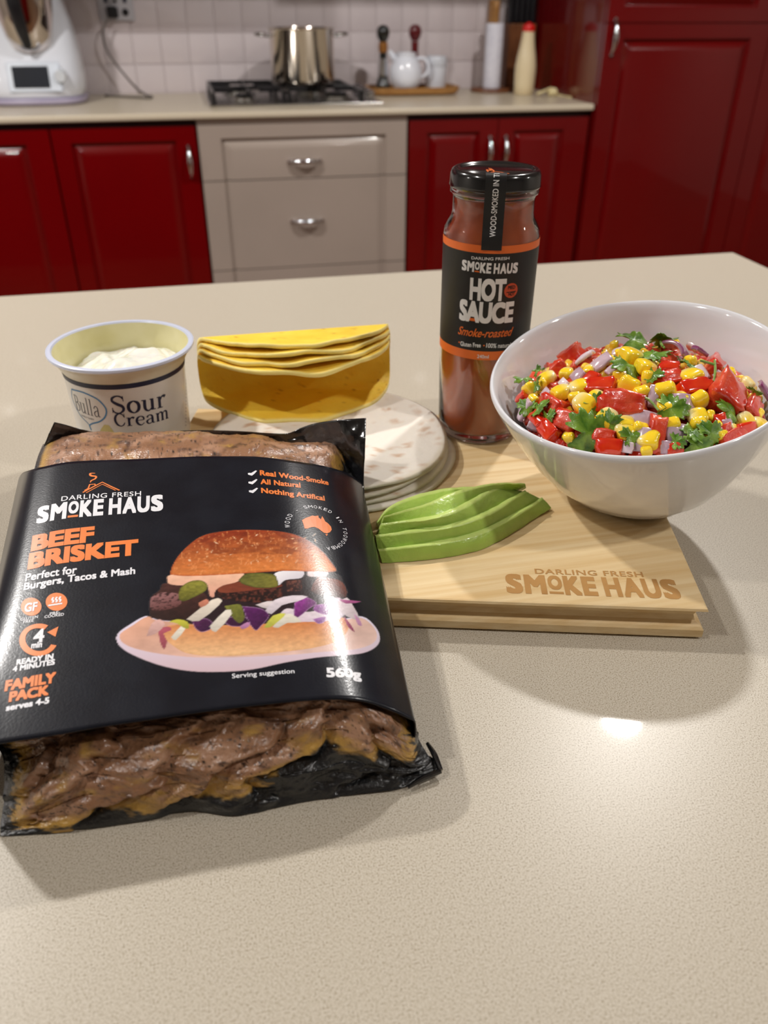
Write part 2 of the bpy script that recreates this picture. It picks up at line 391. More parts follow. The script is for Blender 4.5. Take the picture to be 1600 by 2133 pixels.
# tall pantry
t = empty('pantry_cabinet', (1.9, 3.0, 0), 'tall glossy red pantry cabinet standing at the end of the back worktop', 'cabinet')
MB().box(1.310, 1.328, 2.735, YW - .002, 0, 2.2).build('side_panel', M_RED, t, smooth=False)
MB().box(1.330, 2.60, 2.76, YW - .002, 0, 2.2).build('carcass', M_CARC, t, smooth=False)
for x0, x1, hx in ((1.312, 1.885, 1.336), (1.889, 2.46, 2.43)):
    a = front(x0, x1, .105, 1.124, x0 + .062, x1 - .064, .17, 1.082, 2.715).build('door', M_RED, t, ang=36)
    bow(hx, 2.715, 1.088, .095, True, M_CHROME, a)
    a = front(x0, x1, 1.127, 2.19, x0 + .05, x1 - .064, 1.166, 2.12, 2.715).build('door', M_RED, t, ang=36)
# wall cupboards over the tiles (their shade falls on the upper tiles)
for x0, x1, zb, lb in ((-1.6, .12, 1.466, 'deep red wall cupboard hung over the food processor'), (.56, 1.305, 1.52, 'deep red wall cupboard hung over the pepper mills')):
    t = empty('wall_cupboard', ((x0 + x1) / 2, 3.1, zb), lb, 'cupboard')
    MB().box(x0, x1, 2.828, YW - .008, zb, 2.2).build('carcass', M_CARC, t, smooth=False)
    n = 3 if x1 - x0 > 1 else 1; w = (x1 - x0) / n
    for k in range(n): front(x0 + k * w + .002, x0 + (k + 1) * w - .002, zb, 2.198, x0 + k * w + .03, x0 + (k + 1) * w - .03, zb + .03, 2.16, 2.807).build('door', M_RED, t, ang=36)
# back worktop with a rounded front edge
def slab(name, x0, x1, y0, y1, z0, z1, m, r, label, cat):
    o = MB().box(x0, x1, y0, y1, z0, z1, r).build(name, m, ang=60); tag(o, label, cat); return o
slab('back_worktop', -1.315, 1.309, 2.722, YW - .007, .8805, .9, M_QUARTZ2, .006, 'beige stone worktop along the tiled back wall carrying the gas hob', 'worktop')
# island
slab('island_worktop', -1.9, .700, -.06, .983, .872, .9, M_QUARTZ, .0035, 'wide speckled beige stone island worktop under the food in the foreground', 'worktop')
t = empty('island_cabinet', (-.6, .46, 0), 'red island cabinet carrying the beige foreground worktop', 'cabinet')
MB().box(-1.86, .66, .02, .93, .1, .8715).build('carcass', M_RED, t, smooth=False)
MB().box(-1.80, .60, .08, .87, 0, .1).build('plinth', M_CARC, t, smooth=False)

# ------------------------------------------------------------------ things on the back worktop
# food processor
t = empty('food_processor', (-.435, 3.12, .9), 'white food processor with a steel bowl and a dark display on the back worktop', 'food processor')
def rrect(cx, cy, hx, hy, p=3.2, n=64):
    out = []
    for k in range(n):
        a = 2 * PI * k / n; c, s = math.cos(a), math.sin(a)
        out.append((cx + hx * math.copysign(abs(c) ** (2 / p), c), cy + hy * math.copysign(abs(s) ** (2 / p), s)))
    return out
secs = [(.902, .163, .140, 0), (.906, .168, .146, 0), (.915, .169, .147, 0), (.919, .166, .144, 0)]
V = []
for z, hx, hy, dy in secs: V += [(x, y, z) for x, y in rrect(-.446, 3.12 + dy, hx * .9, hy)]
obj('base_ring', V, gridfaces(4, 64, True) + [tuple(range(64))[::-1], tuple(range(192, 256))], mat('pale_mauve_plastic', (176, 168, 190), rough=.3, rgb2=(166, 158, 182), scale=6), t)
secs = [(.9195, .155, .134, 0), (.925, .162, .14, 0), (.945, .168, .142, 0), (.98, .170, .138, .004), (1.03, .166, .125, .018), (1.08, .158, .110, .036), (1.13, .146, .098, .05), (1.18, .128, .09, .06), (1.22, .108, .085, .066), (1.245, .08, .07, .068), (1.252, .05, .05, .068)]
V = []
for z, hx, hy, dy in secs: V += [(x, y, z) for x, y in rrect(-.446, 3.12 + dy, hx * .9, hy)]
obj('body', V, gridfaces(len(secs), 64, True) + [tuple(range(64))[::-1], tuple(range((len(secs) - 1) * 64, len(secs) * 64))], M_WHITEP, t)
def tilted(x0, x1, z0, z1, yf0, yf1, th, name, m, parent, b=.003):
    """small slab lying on the sloping front: yf0 at z0, yf1 at z1"""
    o = MB().box(x0, x1, -th, 0, 0, math.hypot(z1 - z0, yf1 - yf0), b); a = math.atan2(yf1 - yf0, z1 - z0)
    o.V = [(x, yf0 + y * math.cos(a) + z * math.sin(a), z0 + z * math.cos(a) - y * math.sin(a)) for x, y, z in o.V]
    return o.build(name, m, parent)
tilted(-.505, -.352, .940, 1.018, 2.978, 2.999, .003, 'control_panel', mat('panel_plastic', (214, 222, 232), rough=.25, rgb2=(208, 216, 228), scale=5), t)
tilted(-.491, -.386, .951, 1.008, 2.978, 2.994, .004, 'screen', mat('dark_screen', (20, 23, 31), rough=.5, spec=.2, rgb2=(26, 30, 40), scale=6), t, .001)
MB().tube([(-.352, 2.995, .985), (-.352, 2.972, .982), (-.352, 2.966, .9815)], [.019, .018, .015], 32).build('dial', mat('dial_plastic', (226, 232, 238), rough=.15, metal=.1, rgb2=(218, 224, 232), scale=6), t)
# steel bowl standing in the body
b = MB().lathe([(.0, 1.036), (.03, 1.038), (.052, 1.052), (.068, 1.085), (.080, 1.14), (.088, 1.20), (.092, 1.25), (.088, 1.25), (.0, 1.25)], -.43, 3.05, 48)
bw = b.build('mixing_bowl', mat('polished_steel', (215, 205, 198), rough=.08, metal=1, rgb2=(200, 192, 186), scale=5), t)
MB().tube([(-.44, 2.95, 1.23), (-.44, 2.945, 1.17), (-.435, 2.962, 1.11), (-.43, 2.988, 1.062)], [.019, .020, .018, .013], 14, sm=4).build('bowl_handle', M_BLACKP, bw)
MB().lathe([(.0, 1.251), (.09, 1.251), (.093, 1.262), (.085, 1.285), (.04, 1.29), (0, 1.29)], -.425, 3.05, 48).build('lid', M_BLACKP, t)

# power outlet with plug and cord
t = empty('power_outlet', (-.176, YW - .007, 1.157), 'pale double power outlet set in the tiles beside the food processor', 'outlet')
MB().box(-.232, -.120, YW - .0155, YW - .0065, 1.120, 1.194, .003).build('plate', M_OUTLET, t)
for x in (-.207, -.145):
    MB().box(x - .006, x + .006, YW - .019, YW - .0155, 1.172, 1.188, .0015).build('switch', mat('dark_switch', (38, 38, 60), rough=.4, rgb2=(46, 46, 70), scale=40), t)
MB().box(-.181, -.172, YW - .019, YW - .0155, 1.172, 1.184, .0015).build('switch', M_BLACKP, t)
MB().tube([(-.148, YW - .0157, 1.145), (-.148, YW - .017, 1.145)], .011, 20).build('socket', M_BLACKP, t)
t = empty('outlet_lead', (-.19, YW - .03, 1.145), 'grey power cord drooping from the outlet down to the back worktop', 'cord')
MB().box(-.207, -.171, YW - .05, YW - .0165, 1.128, 1.162, .006).build('plug', M_BLACKP, t)
P = [(-.200, YW - .045, 1.133), (-.224, YW - .05, 1.10), (-.229, YW - .05, 1.06), (-.215, YW - .05, 1.015), (-.18, YW - .055, .965), (-.145, YW - .075, .925), (-.115, YW - .11, .905), (-.093, YW - .16, .9035), (-.105, YW - .20, .9035), (-.16, YW - .16, .9035), (-.25, YW - .10, .9035)]
MB().tube(P, .0034, 10, sm=8).build('cable', mat('cord_rubber', (104, 96, 92), rough=.5, rgb2=(92, 84, 80), scale=80), t)

# gas hob
t = empty('gas_hob', (.37, 3.08, .9), 'stainless gas hob with black cast iron pan supports set into the back worktop', 'hob')
MB().box(.085, .636, 2.85, 3.31, .9005, .9055, .002).build('hob_plate', M_STEEL, t)
burn = [(.20, 2.96, .034), (.20, 3.2, .045), (.50, 2.96, .045), (.44, 3.14, .05)]
for x, y, r in burn:
    b = MB().lathe([(0, .906), (r + .012, .906), (r + .012, .910), (r, .912), (r, .917), (0, .917)], x, y, 32).build('burner', M_STEEL, t)
    MB().lathe([(0, .9175), (r * .8, .9175), (r * .8, .924), (r * .7, .927), (0, .927)], x, y, 32).build('burner_cap', M_BLACK, b)
def grate(x0, x1, y0, y1):
    b = MB(); h = .944; w = .010
    for (a, c, d, e) in ((x0, x1, y1 - w, y1), (x0, x0 + w, y0, y1), (x1 - w, x1, y0, y1), (x0, x1, (y0 + y1) / 2 - w / 2, (y0 + y1) / 2 + w / 2)):
        b.box(a, c, d, e, h - .016, h - .004, .002)
    for yy in (y0 + (y1 - y0) * .25, y0 + (y1 - y0) * .75):
        for xx in (x0 + .01, x1 - .075): b.box(xx, xx + .065, yy - .004, yy + .004, h - .014, h, .0015)
        b.box((x0 + x1) / 2 - .004, (x0 + x1) / 2 + .004, yy - .10, yy - .045, h - .014, h, .0015); b.box((x0 + x1) / 2 - .004, (x0 + x1) / 2 + .004, yy + .045, yy + .10, h - .014, h, .0015)
    for xx in (x0, x1 - .012):
        for yy in (y0, y1 - .012): b.box(xx, xx + .012, yy, yy + .012, .9056, h - .010, .002)
    return b.build('pan_support', M_BLACK, t)
grate(.095, .325, 2.862, 3.30); grate(.330, .570, 2.862, 3.30)
for k, (x, y) in enumerate([(0.605, 2.91), (0.607, 2.98), (0.610, 3.05), (0.612, 3.12), (0.615, 3.19)]):
    MB().lathe([(0, .906), (.019, .906), (.019, .910), (.015, .913), (.014, .930), (.011, .933), (0, .933)], x, y, 24).build('knob', M_CHROME, t)
MB().lathe([(0, .944), (.098, .944), (.104, .947), (.106, .955), (.106, 1.098), (.1085, 1.102), (.1085, 1.105), (.1045, 1.1055), (.1025, 1.10), (.1025, .952), (0, .950)], .413, 3.10, 72)
t = empty('stock_pot', (.413, 3.10, .944), 'tall stainless steel stock pot standing on the gas hob', 'pot')
b = MB().lathe([(0, .9445), (.098, .9445), (.104, .947), (.106, .955), (.106, 1.098), (.110, 1.102), (.110, 1.105), (.1045, 1.1055), (.1025, 1.10), (.1025, .952), (0, .950)], .413, 3.10, 72)
b.build('pot_body', mat('mirror_steel', (222, 212, 200), rough=.09, metal=1, rgb2=(205, 196, 186), scale=4, stretch=(1, 1, .2)), t, ang=60)
for s in (-1, 1):
    x = .413 + s * .104
    MB().tube([(x, 3.065, 1.083), (x + s * .028, 3.066, 1.086), (x + s * .044, 3.08, 1.087), (x + s * .047, 3.10, 1.087), (x + s * .044, 3.12, 1.087), (x + s * .028, 3.134, 1.086), (x, 3.135, 1.083)], .0045, 10, sm=4).build('handle', M_STEEL, t)

# tray with mills, jug and canister
TW = mat('honey_wood', (176, 130, 74), rough=.45, rgb2=(150, 104, 54), scale=18, stretch=(1, 14, 6), detail=5)
tr = empty('serving_tray', (.80, 3.15, .9), 'honey coloured wooden tray on the back worktop under the mills and white jug', 'tray')
V = []; tp = [(.0, .9035), (.150, .9035), (.158, .907), (.163, .918), (.166, .925), (.161, .926), (.156, .916), (.150, .911), (0, .911)]
for r, z in tp: V += [(x, y, z) for x, y in rrect(.806, 3.155, r, r * .52, 4.5, 72)]
obj('tray_body', V, gridfaces(len(tp), 72, True), TW, tr, flat_angle=35)
for x in (.70, .90):
    for y in (3.11, 3.19): MB().lathe([(0, .9003), (.008, .9003), (.009, .9045), (0, .9045)], x, y, 16).build('foot', TW, tr)
def mill(x, y, prof_body, prof_head, mb, mh, label, extra=None):
    t = empty('pepper_mill', (x, y, .911), label, 'pepper mill')
    MB().lathe(prof_body, x, y, 36).build('mill_body', mb, t)
    MB().lathe(prof_head, x, y, 36).build('mill_head', mh, t)
    if extra: extra(t)
z0 = .9115
head = [(.0, z0 + .150), (.012, z0 + .150), (.014, z0 + .154), (.020, z0 + .164), (.0225, z0 + .176), (.021, z0 + .188), (.014, z0 + .197), (.005, z0 + .200), (0, z0 + .2005)]
M_BLKG = mat('black_gloss', (18, 19, 18), rough=.12, coat=.6, rgb2=(24, 26, 22), scale=20)
def mb_extra(t):
    MB().lathe([(.0125, z0 + .118), (.0150, z0 + .119), (.0165, z0 + .134), (.0150, z0 + .149), (.0125, z0 + .1495)], .700, 3.15, 36).build('amber_band', mat('amber_tone', (150, 98, 42), rough=.35, rgb2=(120, 74, 30), scale=60), t)  # ring of mottled amber colour around the mill's neck
    MB().lathe([(.0155, z0 + .045), (.0185, z0 + .048), (.0175, z0 + .075), (.0150, z0 + .1), (.0135, z0 + .101)], .700, 3.15, 36).build('chrome_sleeve', M_CHROME, t)
mill(.700, 3.15, [(0, z0), (.026, z0), (.027, z0 + .006), (.024, z0 + .02), (.018, z0 + .04), (.0155, z0 + .06), (.014, z0 + .09), (.0125, z0 + .115), (.0125, z0 + .149), (0, z0 + .149)], head, M_BLKG, M_BLKG, 'black pepper mill with an amber neck standing on the wooden tray', mb_extra)
M_MAR = mat('maroon_gloss', (104, 14, 22), rough=.15, coat=.6, rgb2=(90, 10, 18), scale=20)
mill(.825, 3.198, [(0, z0), (.025, z0), (.026, z0 + .006), (.022, z0 + .02), (.0165, z0 + .04), (.0150, z0 + .07), (.014, z0 + .10), (.0125, z0 + .12), (.013, z0 + .149), (0, z0 + .149)], head, M_MAR, M_MAR, 'maroon pepper mill standing on the wooden tray behind the white jug')
t = empty('milk_jug', (.775, 3.125, .911), 'small round white porcelain jug on the wooden tray before the maroon mill', 'jug')
M_PORC = mat('white_porcelain', (232, 236, 246), rough=.12, coat=.5, rgb2=(228, 232, 243), scale=5)
MB().lathe([(0, .9115), (.030, .9115), (.034, .915), (.050, .935), (.056, .958), (.053, .985), (.042, 1.008), (.034, 1.018), (.036, 1.030), (.033, 1.030), (.031, 1.018), (.045, .99), (.052, .96), (.03, .918), (0, .918)], .775, 3.125, 48).build('jug_body', M_PORC, t)
MB().tube([(.808, 3.118, 1.012), (.838, 3.112, 1.012), (.852, 3.108, .99), (.846, 3.11, .965), (.822, 3.116, .950)], .0055, 10, sm=5).build('jug_handle', M_PORC, t)
MB().tube([(.748, 3.135, 1.005), (.732, 3.142, 1.020), (.722, 3.147, 1.034)], [.014, .010, .007], 12).build('spout', M_PORC, t)
t = empty('canister', (.893, 3.16, .911), 'frosted white canister with a lid at the end of the wooden tray', 'canister')
MB().lathe([(0, .9115), (.034, .9115), (.036, .915), (.0375, .985), (0, .985)], .893, 3.16, 40).build('canister_body', mat('frosted_plastic', (222, 226, 236), rough=.3, rgb2=(214, 219, 230), scale=5), t)
MB().lathe([(0, .9855), (.0385, .9855), (.0395, .99), (.0385, 1.01), (.034, 1.018), (0, 1.02)], .893, 3.16, 40).build('lid', mat('frosted_lid', (204, 208, 216), rough=.25, rgb2=(196, 200, 210), scale=5), t)

# paper towel stand
M_BRN = mat('red_brown_wood', (128, 78, 44), rough=.4, rgb2=(98, 56, 30), scale=14, stretch=(8, 8, 1), detail=5)
t = empty('paper_towel_holder', (1.115, 3.19, .9), 'wooden paper towel stand holding a thin white roll by the pantry cabinet', 'towel holder')
MB().lathe([(0, .9005), (.074, .9005), (.077, .904), (.075, .911), (0, .912)], 1.115, 3.19, 48).build('stand_base', M_BRN, t)
MB().tube([(1.115, 3.19, .912), (1.115, 3.19, 1.150), (1.115, 3.19, 1.156), (1.115, 3.19, 1.172), (1.115, 3.19, 1.180)], [.010, .010, .0125, .013, .009], 18).build('stick', TW, t)
b = MB().lathe([(.012, .913), (.031, .913), (.0315, .916), (.0315, 1.112), (.030, 1.115), (.012, 1.115), (.012, .913)], 1.115, 3.19, 48).build('paper_roll', mat('white_paper', (226, 226, 236), rough=.9, rgb2=(216, 216, 228), scale=60, bump=.0003, bscale=200), t)
# knife block with knives
t = empty('knife_block', (1.25, 3.29, .9), 'brown wooden knife block with black handled knives in the corner by the pantry', 'knife block')
MB().box(1.195, 1.300, 3.262, 3.332, .9005, 1.112, .005).build('block', M_BRN, t)
for k, (x, h) in enumerate([(1.207, 1.20), (1.228, 1.215), (1.249, 1.23), (1.270, 1.21), (1.290, 1.20)]):
    MB().box(x - .0085, x + .0085, 3.28, 3.312, 1.1125, h, .005).build('knife_handle', M_BLACKP, t)
MB().box(1.128, 1.162, 3.285, 3.318, .9005, 1.185, .002).build('board', TW, None); o = bpy.data.objects['board']
o.name = 'chopping_board'; o.data.name = 'chopping_board'; tag(o, 'narrow upright wooden chopping board leaning in the corner beside the knife block', 'chopping board')
# mayonnaise bottle
t = empty('squeeze_bottle', (1.195, 3.07, .9), 'cream coloured squeeze bottle with a bright red cap on the back worktop', 'bottle')
MB().lathe([(0, .9005), (.030, .9005), (.034, .905), (.0355, .93), (.037, .965), (.0365, .99), (.032, 1.02), (.026, 1.05), (.022, 1.075), (.020, 1.093), (.0, 1.093)], 1.195, 3.07, 48).build('bottle_body', mat('cream_plastic', (232, 216, 180), rough=.3, rgb2=(226, 208, 168), scale=6, coat=.2), t)
MB().lathe([(0, 1.0935), (.0205, 1.0935), (.0205, 1.108), (.018, 1.113), (.009, 1.116), (.006, 1.120), (0, 1.120)], 1.195, 3.07, 32).build('cap', mat('red_cap', (214, 22, 18), rough=.35, rgb2=(206, 18, 14), scale=10), t)
# garlic
t = empty('garlic_bulb', (1.275, 2.99, .9), 'pale garlic bulb lying before the cream squeeze bottle', 'garlic')
M_GAR = mat('garlic_skin', (226, 214, 168), rough=.5, rgb2=(206, 190, 140), scale=60)
cl = MB()
for k in range(7):
    a = 2 * PI * k / 7
    cl.tube([(1.272 + .006 * math.cos(a) * s, 2.99 + .006 * math.sin(a) * s, .901 + q) for s, q in ((1, .001), (1.6, .006), (1.7, .013), (1, .020), (.2, .024))], [.003, .0075, .0085, .006, .002], 10, sm=3)
cl.build('cloves', M_GAR, t)
MB().tube([(1.270, 2.99, .922), (1.262, 2.987, .925), (1.24, 2.985, .917), (1.215, 2.99, .908)], [.003, .0035, .004, .005], 10, sm=4).build('stem', M_GAR, t)
MB().tube([(1.283, 2.985, .905), (1.30, 2.95, .903), (1.302, 2.90, .9035)], [.003, .0022, .0035], 8, sm=4).build('stalk', M_GAR, t)

# ------------------------------------------------------------------ serving board
LOGO, LBAR = logo_letters()
NR = at(1478, 1270, .92); e1 = np.array([-.963, .270]); e1 /= np.linalg.norm(e1); e2 = np.array([-e1[1], e1[0]]) * -1
e2 = np.array([e1[1], -e1[0]]); BL, BW = .3225, .225
ang = math.atan2(e1[1], e1[0])
def bp(l, w): return (NR[0] + e1[0] * l + e2[0] * w, NR[1] + e1[1] * l + e2[1] * w)
bamboo = mat('bamboo', (232, 208, 164), rough=.42, spec=.35, rgb2=(212, 178, 124), scale=7, stretch=(1.0, 30, 30), detail=8, lo=.34, hi=.74, rot=-(ang - PI), bump=.00012, bscale=60)
board = empty('serving_board', bp(BL / 2, BW / 2) + (.9,), 'pale bamboo serving board with burnt lettering under the food on the island', 'board')
prof = [(.0018, .9003), (.0, .9015), (0, .9060), (.0012, .9075), (.0042, .9095), (.0052, .9125), (.0042, .9155), (.0008, .9178), (0, .9185), (.0006, .9197), (.0016, .92)]
V = []
for i, z in prof:
    for l, w in ((i, i), (BL - i, i), (BL - i, BW - i), (i, BW - i)): V.append(bp(l, w) + (z,))
n = len(prof); bd = obj('board_body', V, [tuple(q[::-1]) for q in gridfaces(n, 4, True)] + [(0, 1, 2, 3), tuple(range(4 * n - 4, 4 * n))[::-1]], bamboo, board, smooth=False)
M_BURN = mat('burnt_wood', (190, 144, 86), rough=.7, rgb2=(174, 128, 72), scale=40)
BP = Plane(.92)
BP.text('DARLING FRESH', (1115, 1195), (1341, 1202), 10, M_BURN, board, .014, 1.1)
BP.text('', (1056, 1233), (1421, 1246), 36, M_BURN, board, glyphs=LOGO); BP.text('', (1056, 1233), (1421, 1246), 36, M_BURN, board, glyphs=LBAR)

# ------------------------------------------------------------------ sour cream tub
TX, TY = -.0585, .557
t = empty('sour_cream_tub', (TX, TY, .9), 'open white plastic tub of sour cream beside the yellow taco shells', 'tub')
M_TUB = mat('tub_plastic', (232, 230, 226), rough=.28, coat=.3, rgb2=(226, 223, 216), scale=8, sss=.1)
M_TUBL = mat('tub_rim_plastic', (214, 220, 240), rough=.25, coat=.3, rgb2=(208, 215, 236), scale=8)
MB().lathe([(0, .9005), (.036, .9005), (.0378, .902), (.0405, .9700), (.0407, .9705)], TX, TY, 96).build('tub_wall', M_TUB, t)
MB().lathe([(.0407, .9705), (.0410, .9735), (.0440, .9790), (.0464, .9838), (.0464, .9846)], TX, TY, 96).build('collar', mat('collar_plastic', (226, 220, 200), rough=.3, coat=.3, rgb2=(214, 206, 178), scale=14), t)
MB().lathe([(.0450, .9838), (.0480, .9836), (.0488, .9846), (.0486, .9860), (.0476, .9866), (.0455, .9864), (.0447, .9854)], TX, TY, 96).build('rim', M_TUBL, t)
MB().lathe([(.0447, .9854), (.0432, .979), (.0412, .9745), (.0398, .970), (.0392, .960), (0, .959)], TX, TY, 96).build('inner_wall', mat('creamy_plastic', (228, 222, 180), rough=.25, coat=.4, rgb2=(214, 206, 150), scale=28), t)
# cream: lumpy mass
n = 70; V = []
for i in range(n):
    for j in range(n):
        u = -1 + 2 * i / (n - 1); v = -1 + 2 * j / (n - 1)
        a = u * math.sqrt(1 - v * v / 2); b = v * math.sqrt(1 - u * u / 2); r = math.hypot(a, b); R = .0388
        x, y = TX + a * R, TY + b * R
        z = .9685 + .011 * math.exp(-((a - .25) ** 2 / .3 + (b + .1) ** 2 / .35)) + .004 * math.exp(-((a + .2) ** 2 + (b + .4) ** 2) / .05)
        z += .006 * (float(fbm(a * 2.2 + 5, b * 2.2 + 9)) - .5) + .0012 * math.sin(9 * a + 5 * b + 6 * float(vnoise(a * 2 + 3, b * 2)))
        z += .004 * math.exp(-((a - .55) ** 2 + (b - .25) ** 2) / .02)
        V.append((x, y, z if r < .985 else z - .003))
obj('cream', V, gridfaces(n, n), mat('sour_cream', (244, 244, 236), rough=.18, coat=.5, rgb2=(240, 240, 230), scale=20, sss=.3, bump=.0004, bscale=160), t)
TC = Cone(TX, TY, .902, .0378, .9700, .0405)
M_NAVY = mat('navy_ink', (24, 30, 58), rough=.4, rgb2=(28, 34, 64), scale=30)
M_BLUE = mat('blue_ink', (70, 132, 176), rough=.4, rgb2=(64, 124, 170), scale=30)
V = []; k = 96
for z, r in ((.9700, .0406), (.9734, .04115)):
    for q in range(k): V.append((TX + (r + .0001) * math.cos(2 * PI * q / k), TY + (r + .0001) * math.sin(2 * PI * q / k), z))
obj('navy_band', V, gridfaces(2, k, True), M_NAVY, t)
# serif glyphs drawn as strokes (x, y, width)
def G(*strokes): return strokes
TK, TN = 1.0, .38
SER = {
 'S': (.62, G([(.50, .60, .6), (.44, .68, .7), (.28, .72, .6), (.10, .64, 1), (.08, .50, 1.1), (.26, .38, 1.3), (.46, .28, 1.2), (.48, .12, 1.1), (.32, .0, .6), (.14, .02, .6), (.06, .12, .5)], [(.50, .72, .35), (.515, .50, .35)], [(.055, .22, .35), (.05, .0, .35)])),
 'o': (.58, G([(.28, .49, .5), (.12, .40, 1.2), (.07, .24, 1.4), (.12, .08, 1.2), (.28, -.01, .5), (.44, .08, 1.2), (.49, .24, 1.4), (.44, .40, 1.2), (.28, .49, .5)])),
 'u': (.66, G([(.02, .46, .4), (.20, .46, .4)], [(.15, .46, 1.3), (.15, .16, 1.3), (.20, .04, .9), (.31, 0, .6), (.44, .10, .5)], [(.36, .46, .4), (.52, .46, .4)], [(.47, .47, 1.3), (.47, .0, 1.3)], [(.45, .02, .4), (.61, .02, .4)])),
 'r': (.48, G([(.02, .46, .4), (.18, .46, .4)], [(.14, .48, 1.3), (.14, .0, 1.3)], [(.02, .01, .4), (.28, .01, .4)], [(.17, .30, .5), (.25, .44, .7), (.36, .47, 1.1), (.42, .42, 1.5)])),
 'C': (.68, G([(.58, .52, .5), (.50, .66, .6), (.34, .71, .6), (.16, .60, 1.2), (.08, .36, 1.4), (.16, .11, 1.2), (.34, .0, .6), (.50, .06, .6), (.59, .20, .5)], [(.585, .72, .35), (.595, .48, .35)])),
 'e': (.55, G([(.10, .27, .4), (.46, .27, .4)], [(.46, .27, .9), (.44, .42, .9), (.29, .49, .5), (.13, .41, 1.2), (.07, .24, 1.4), (.14, .07, 1.2), (.30, -.01, .6), (.48, .10, .4)])),
 'a': (.58, G([(.10, .36, 1.3), (.16, .45, .7), (.27, .48, .6), (.38, .42, 1), (.40, .30, 1.3), (.40, .08, 1.3), (.46, .01, .6), (.54, .04, .4)], [(.39, .28, .4), (.20, .24, .6), (.08, .14, 1.2), (.14, .02, .8), (.28, .01, .5), (.39, .10, .4)])),
 'm': (.92, G([(.02, .46, .4), (.18, .46, .4)], [(.14, .48, 1.3), (.14, .0, 1.3)], [(.04, .01, .4), (.25, .01, .4)], [(.16, .34, .5), (.26, .47, .6), (.36, .48, .9), (.43, .38, 1.3), (.43, .0, 1.3)], [(.34, .01, .4), (.53, .01, .4)], [(.45, .34, .5), (.55, .47, .6), (.65, .48, .9), (.72, .38, 1.3), (.72, .0, 1.3)], [(.63, .01, .4), (.84, .01, .4)])),
 'B': (.62, G([(.02, .69, .4), (.30, .70, .4), (.46, .64, 1), (.47, .46, 1), (.30, .38, .4)], [(.14, .70, 1.2), (.14, .0, 1.2)], [(.16, .38, .4), (.34, .38, .5), (.52, .30, 1.1), (.53, .10, 1.1), (.36, .01, .4), (.02, .01, .4)])),
 'l': (.32, G([(.04, .74, .4), (.15, .76, .4)], [(.14, .76, 1.2), (.14, .0, 1.2)], [(.03, .01, .4), (.26, .01, .4)])),
}
def serif(word, w):
    x = 0; parts = []
    for ch in word:
        adv, st = SER[ch]
        for s in st:
            v, f = ribbon([(p[0] + x, p[1], p[2]) for p in s], w, 5 if len(s) > 2 else 1); parts.append((v, f))
        x += adv
    V, Fc = merge(parts); V[:, 0] = (V[:, 0] - V[:, 0].min()) / (V[:, 0].max() - V[:, 0].min()); V[:, 1] /= .70
    return V, Fc
TC.text('', (234, 860), (346.7, 845), 34, M_NAVY, t, glyphs=serif('Sour', .095))
TC.text('', (239.4, 887), (351, 870.5), 25, M_NAVY, t, glyphs=serif('Cream', .095))
TC.text('', (160, 852), (210, 869.5), 27, M_NAVY, t, glyphs=serif('Bulla', .055))
TC.text('FAMILY DAIRY', (170, 866), (197, 876), 3, M_NAVY, t)
TC.stroke([(80 + x / 4.706, 640 + y / 4.706) for x, y in ((325, 802), (430, 832), (560, 890), (640, 960), (668, 1020), (650, 1080), (600, 1120), (530, 1140), (505, 1160), (520, 1205))], .0010, M_BLUE, t)
TC.stroke([(80 + x / 4.706, 640 + y / 4.706) for x, y in ((325, 802), (335, 900), (400, 1040), (480, 1130), (505, 1160))], .0006, M_BLUE, t)
TC.poly([(80 + x / 4.706, 640 + y / 4.706) for x, y in ((600, 1260), (610, 1200), (645, 1150), (690, 1155), (730, 1205), (760, 1260))], mat('olive_ink', (204, 192, 128), rough=.4, rgb2=(196, 184, 118), scale=30), t)
for k in range(16):
    p = (80 + 1446 / 4.706 - k * .05, 640 + (640 + k * 34) / 4.706); TC.stroke([p, (p[0] + .6, p[1] + 3)], .0006, M_NAVY, t, name='fine_print', n=1)

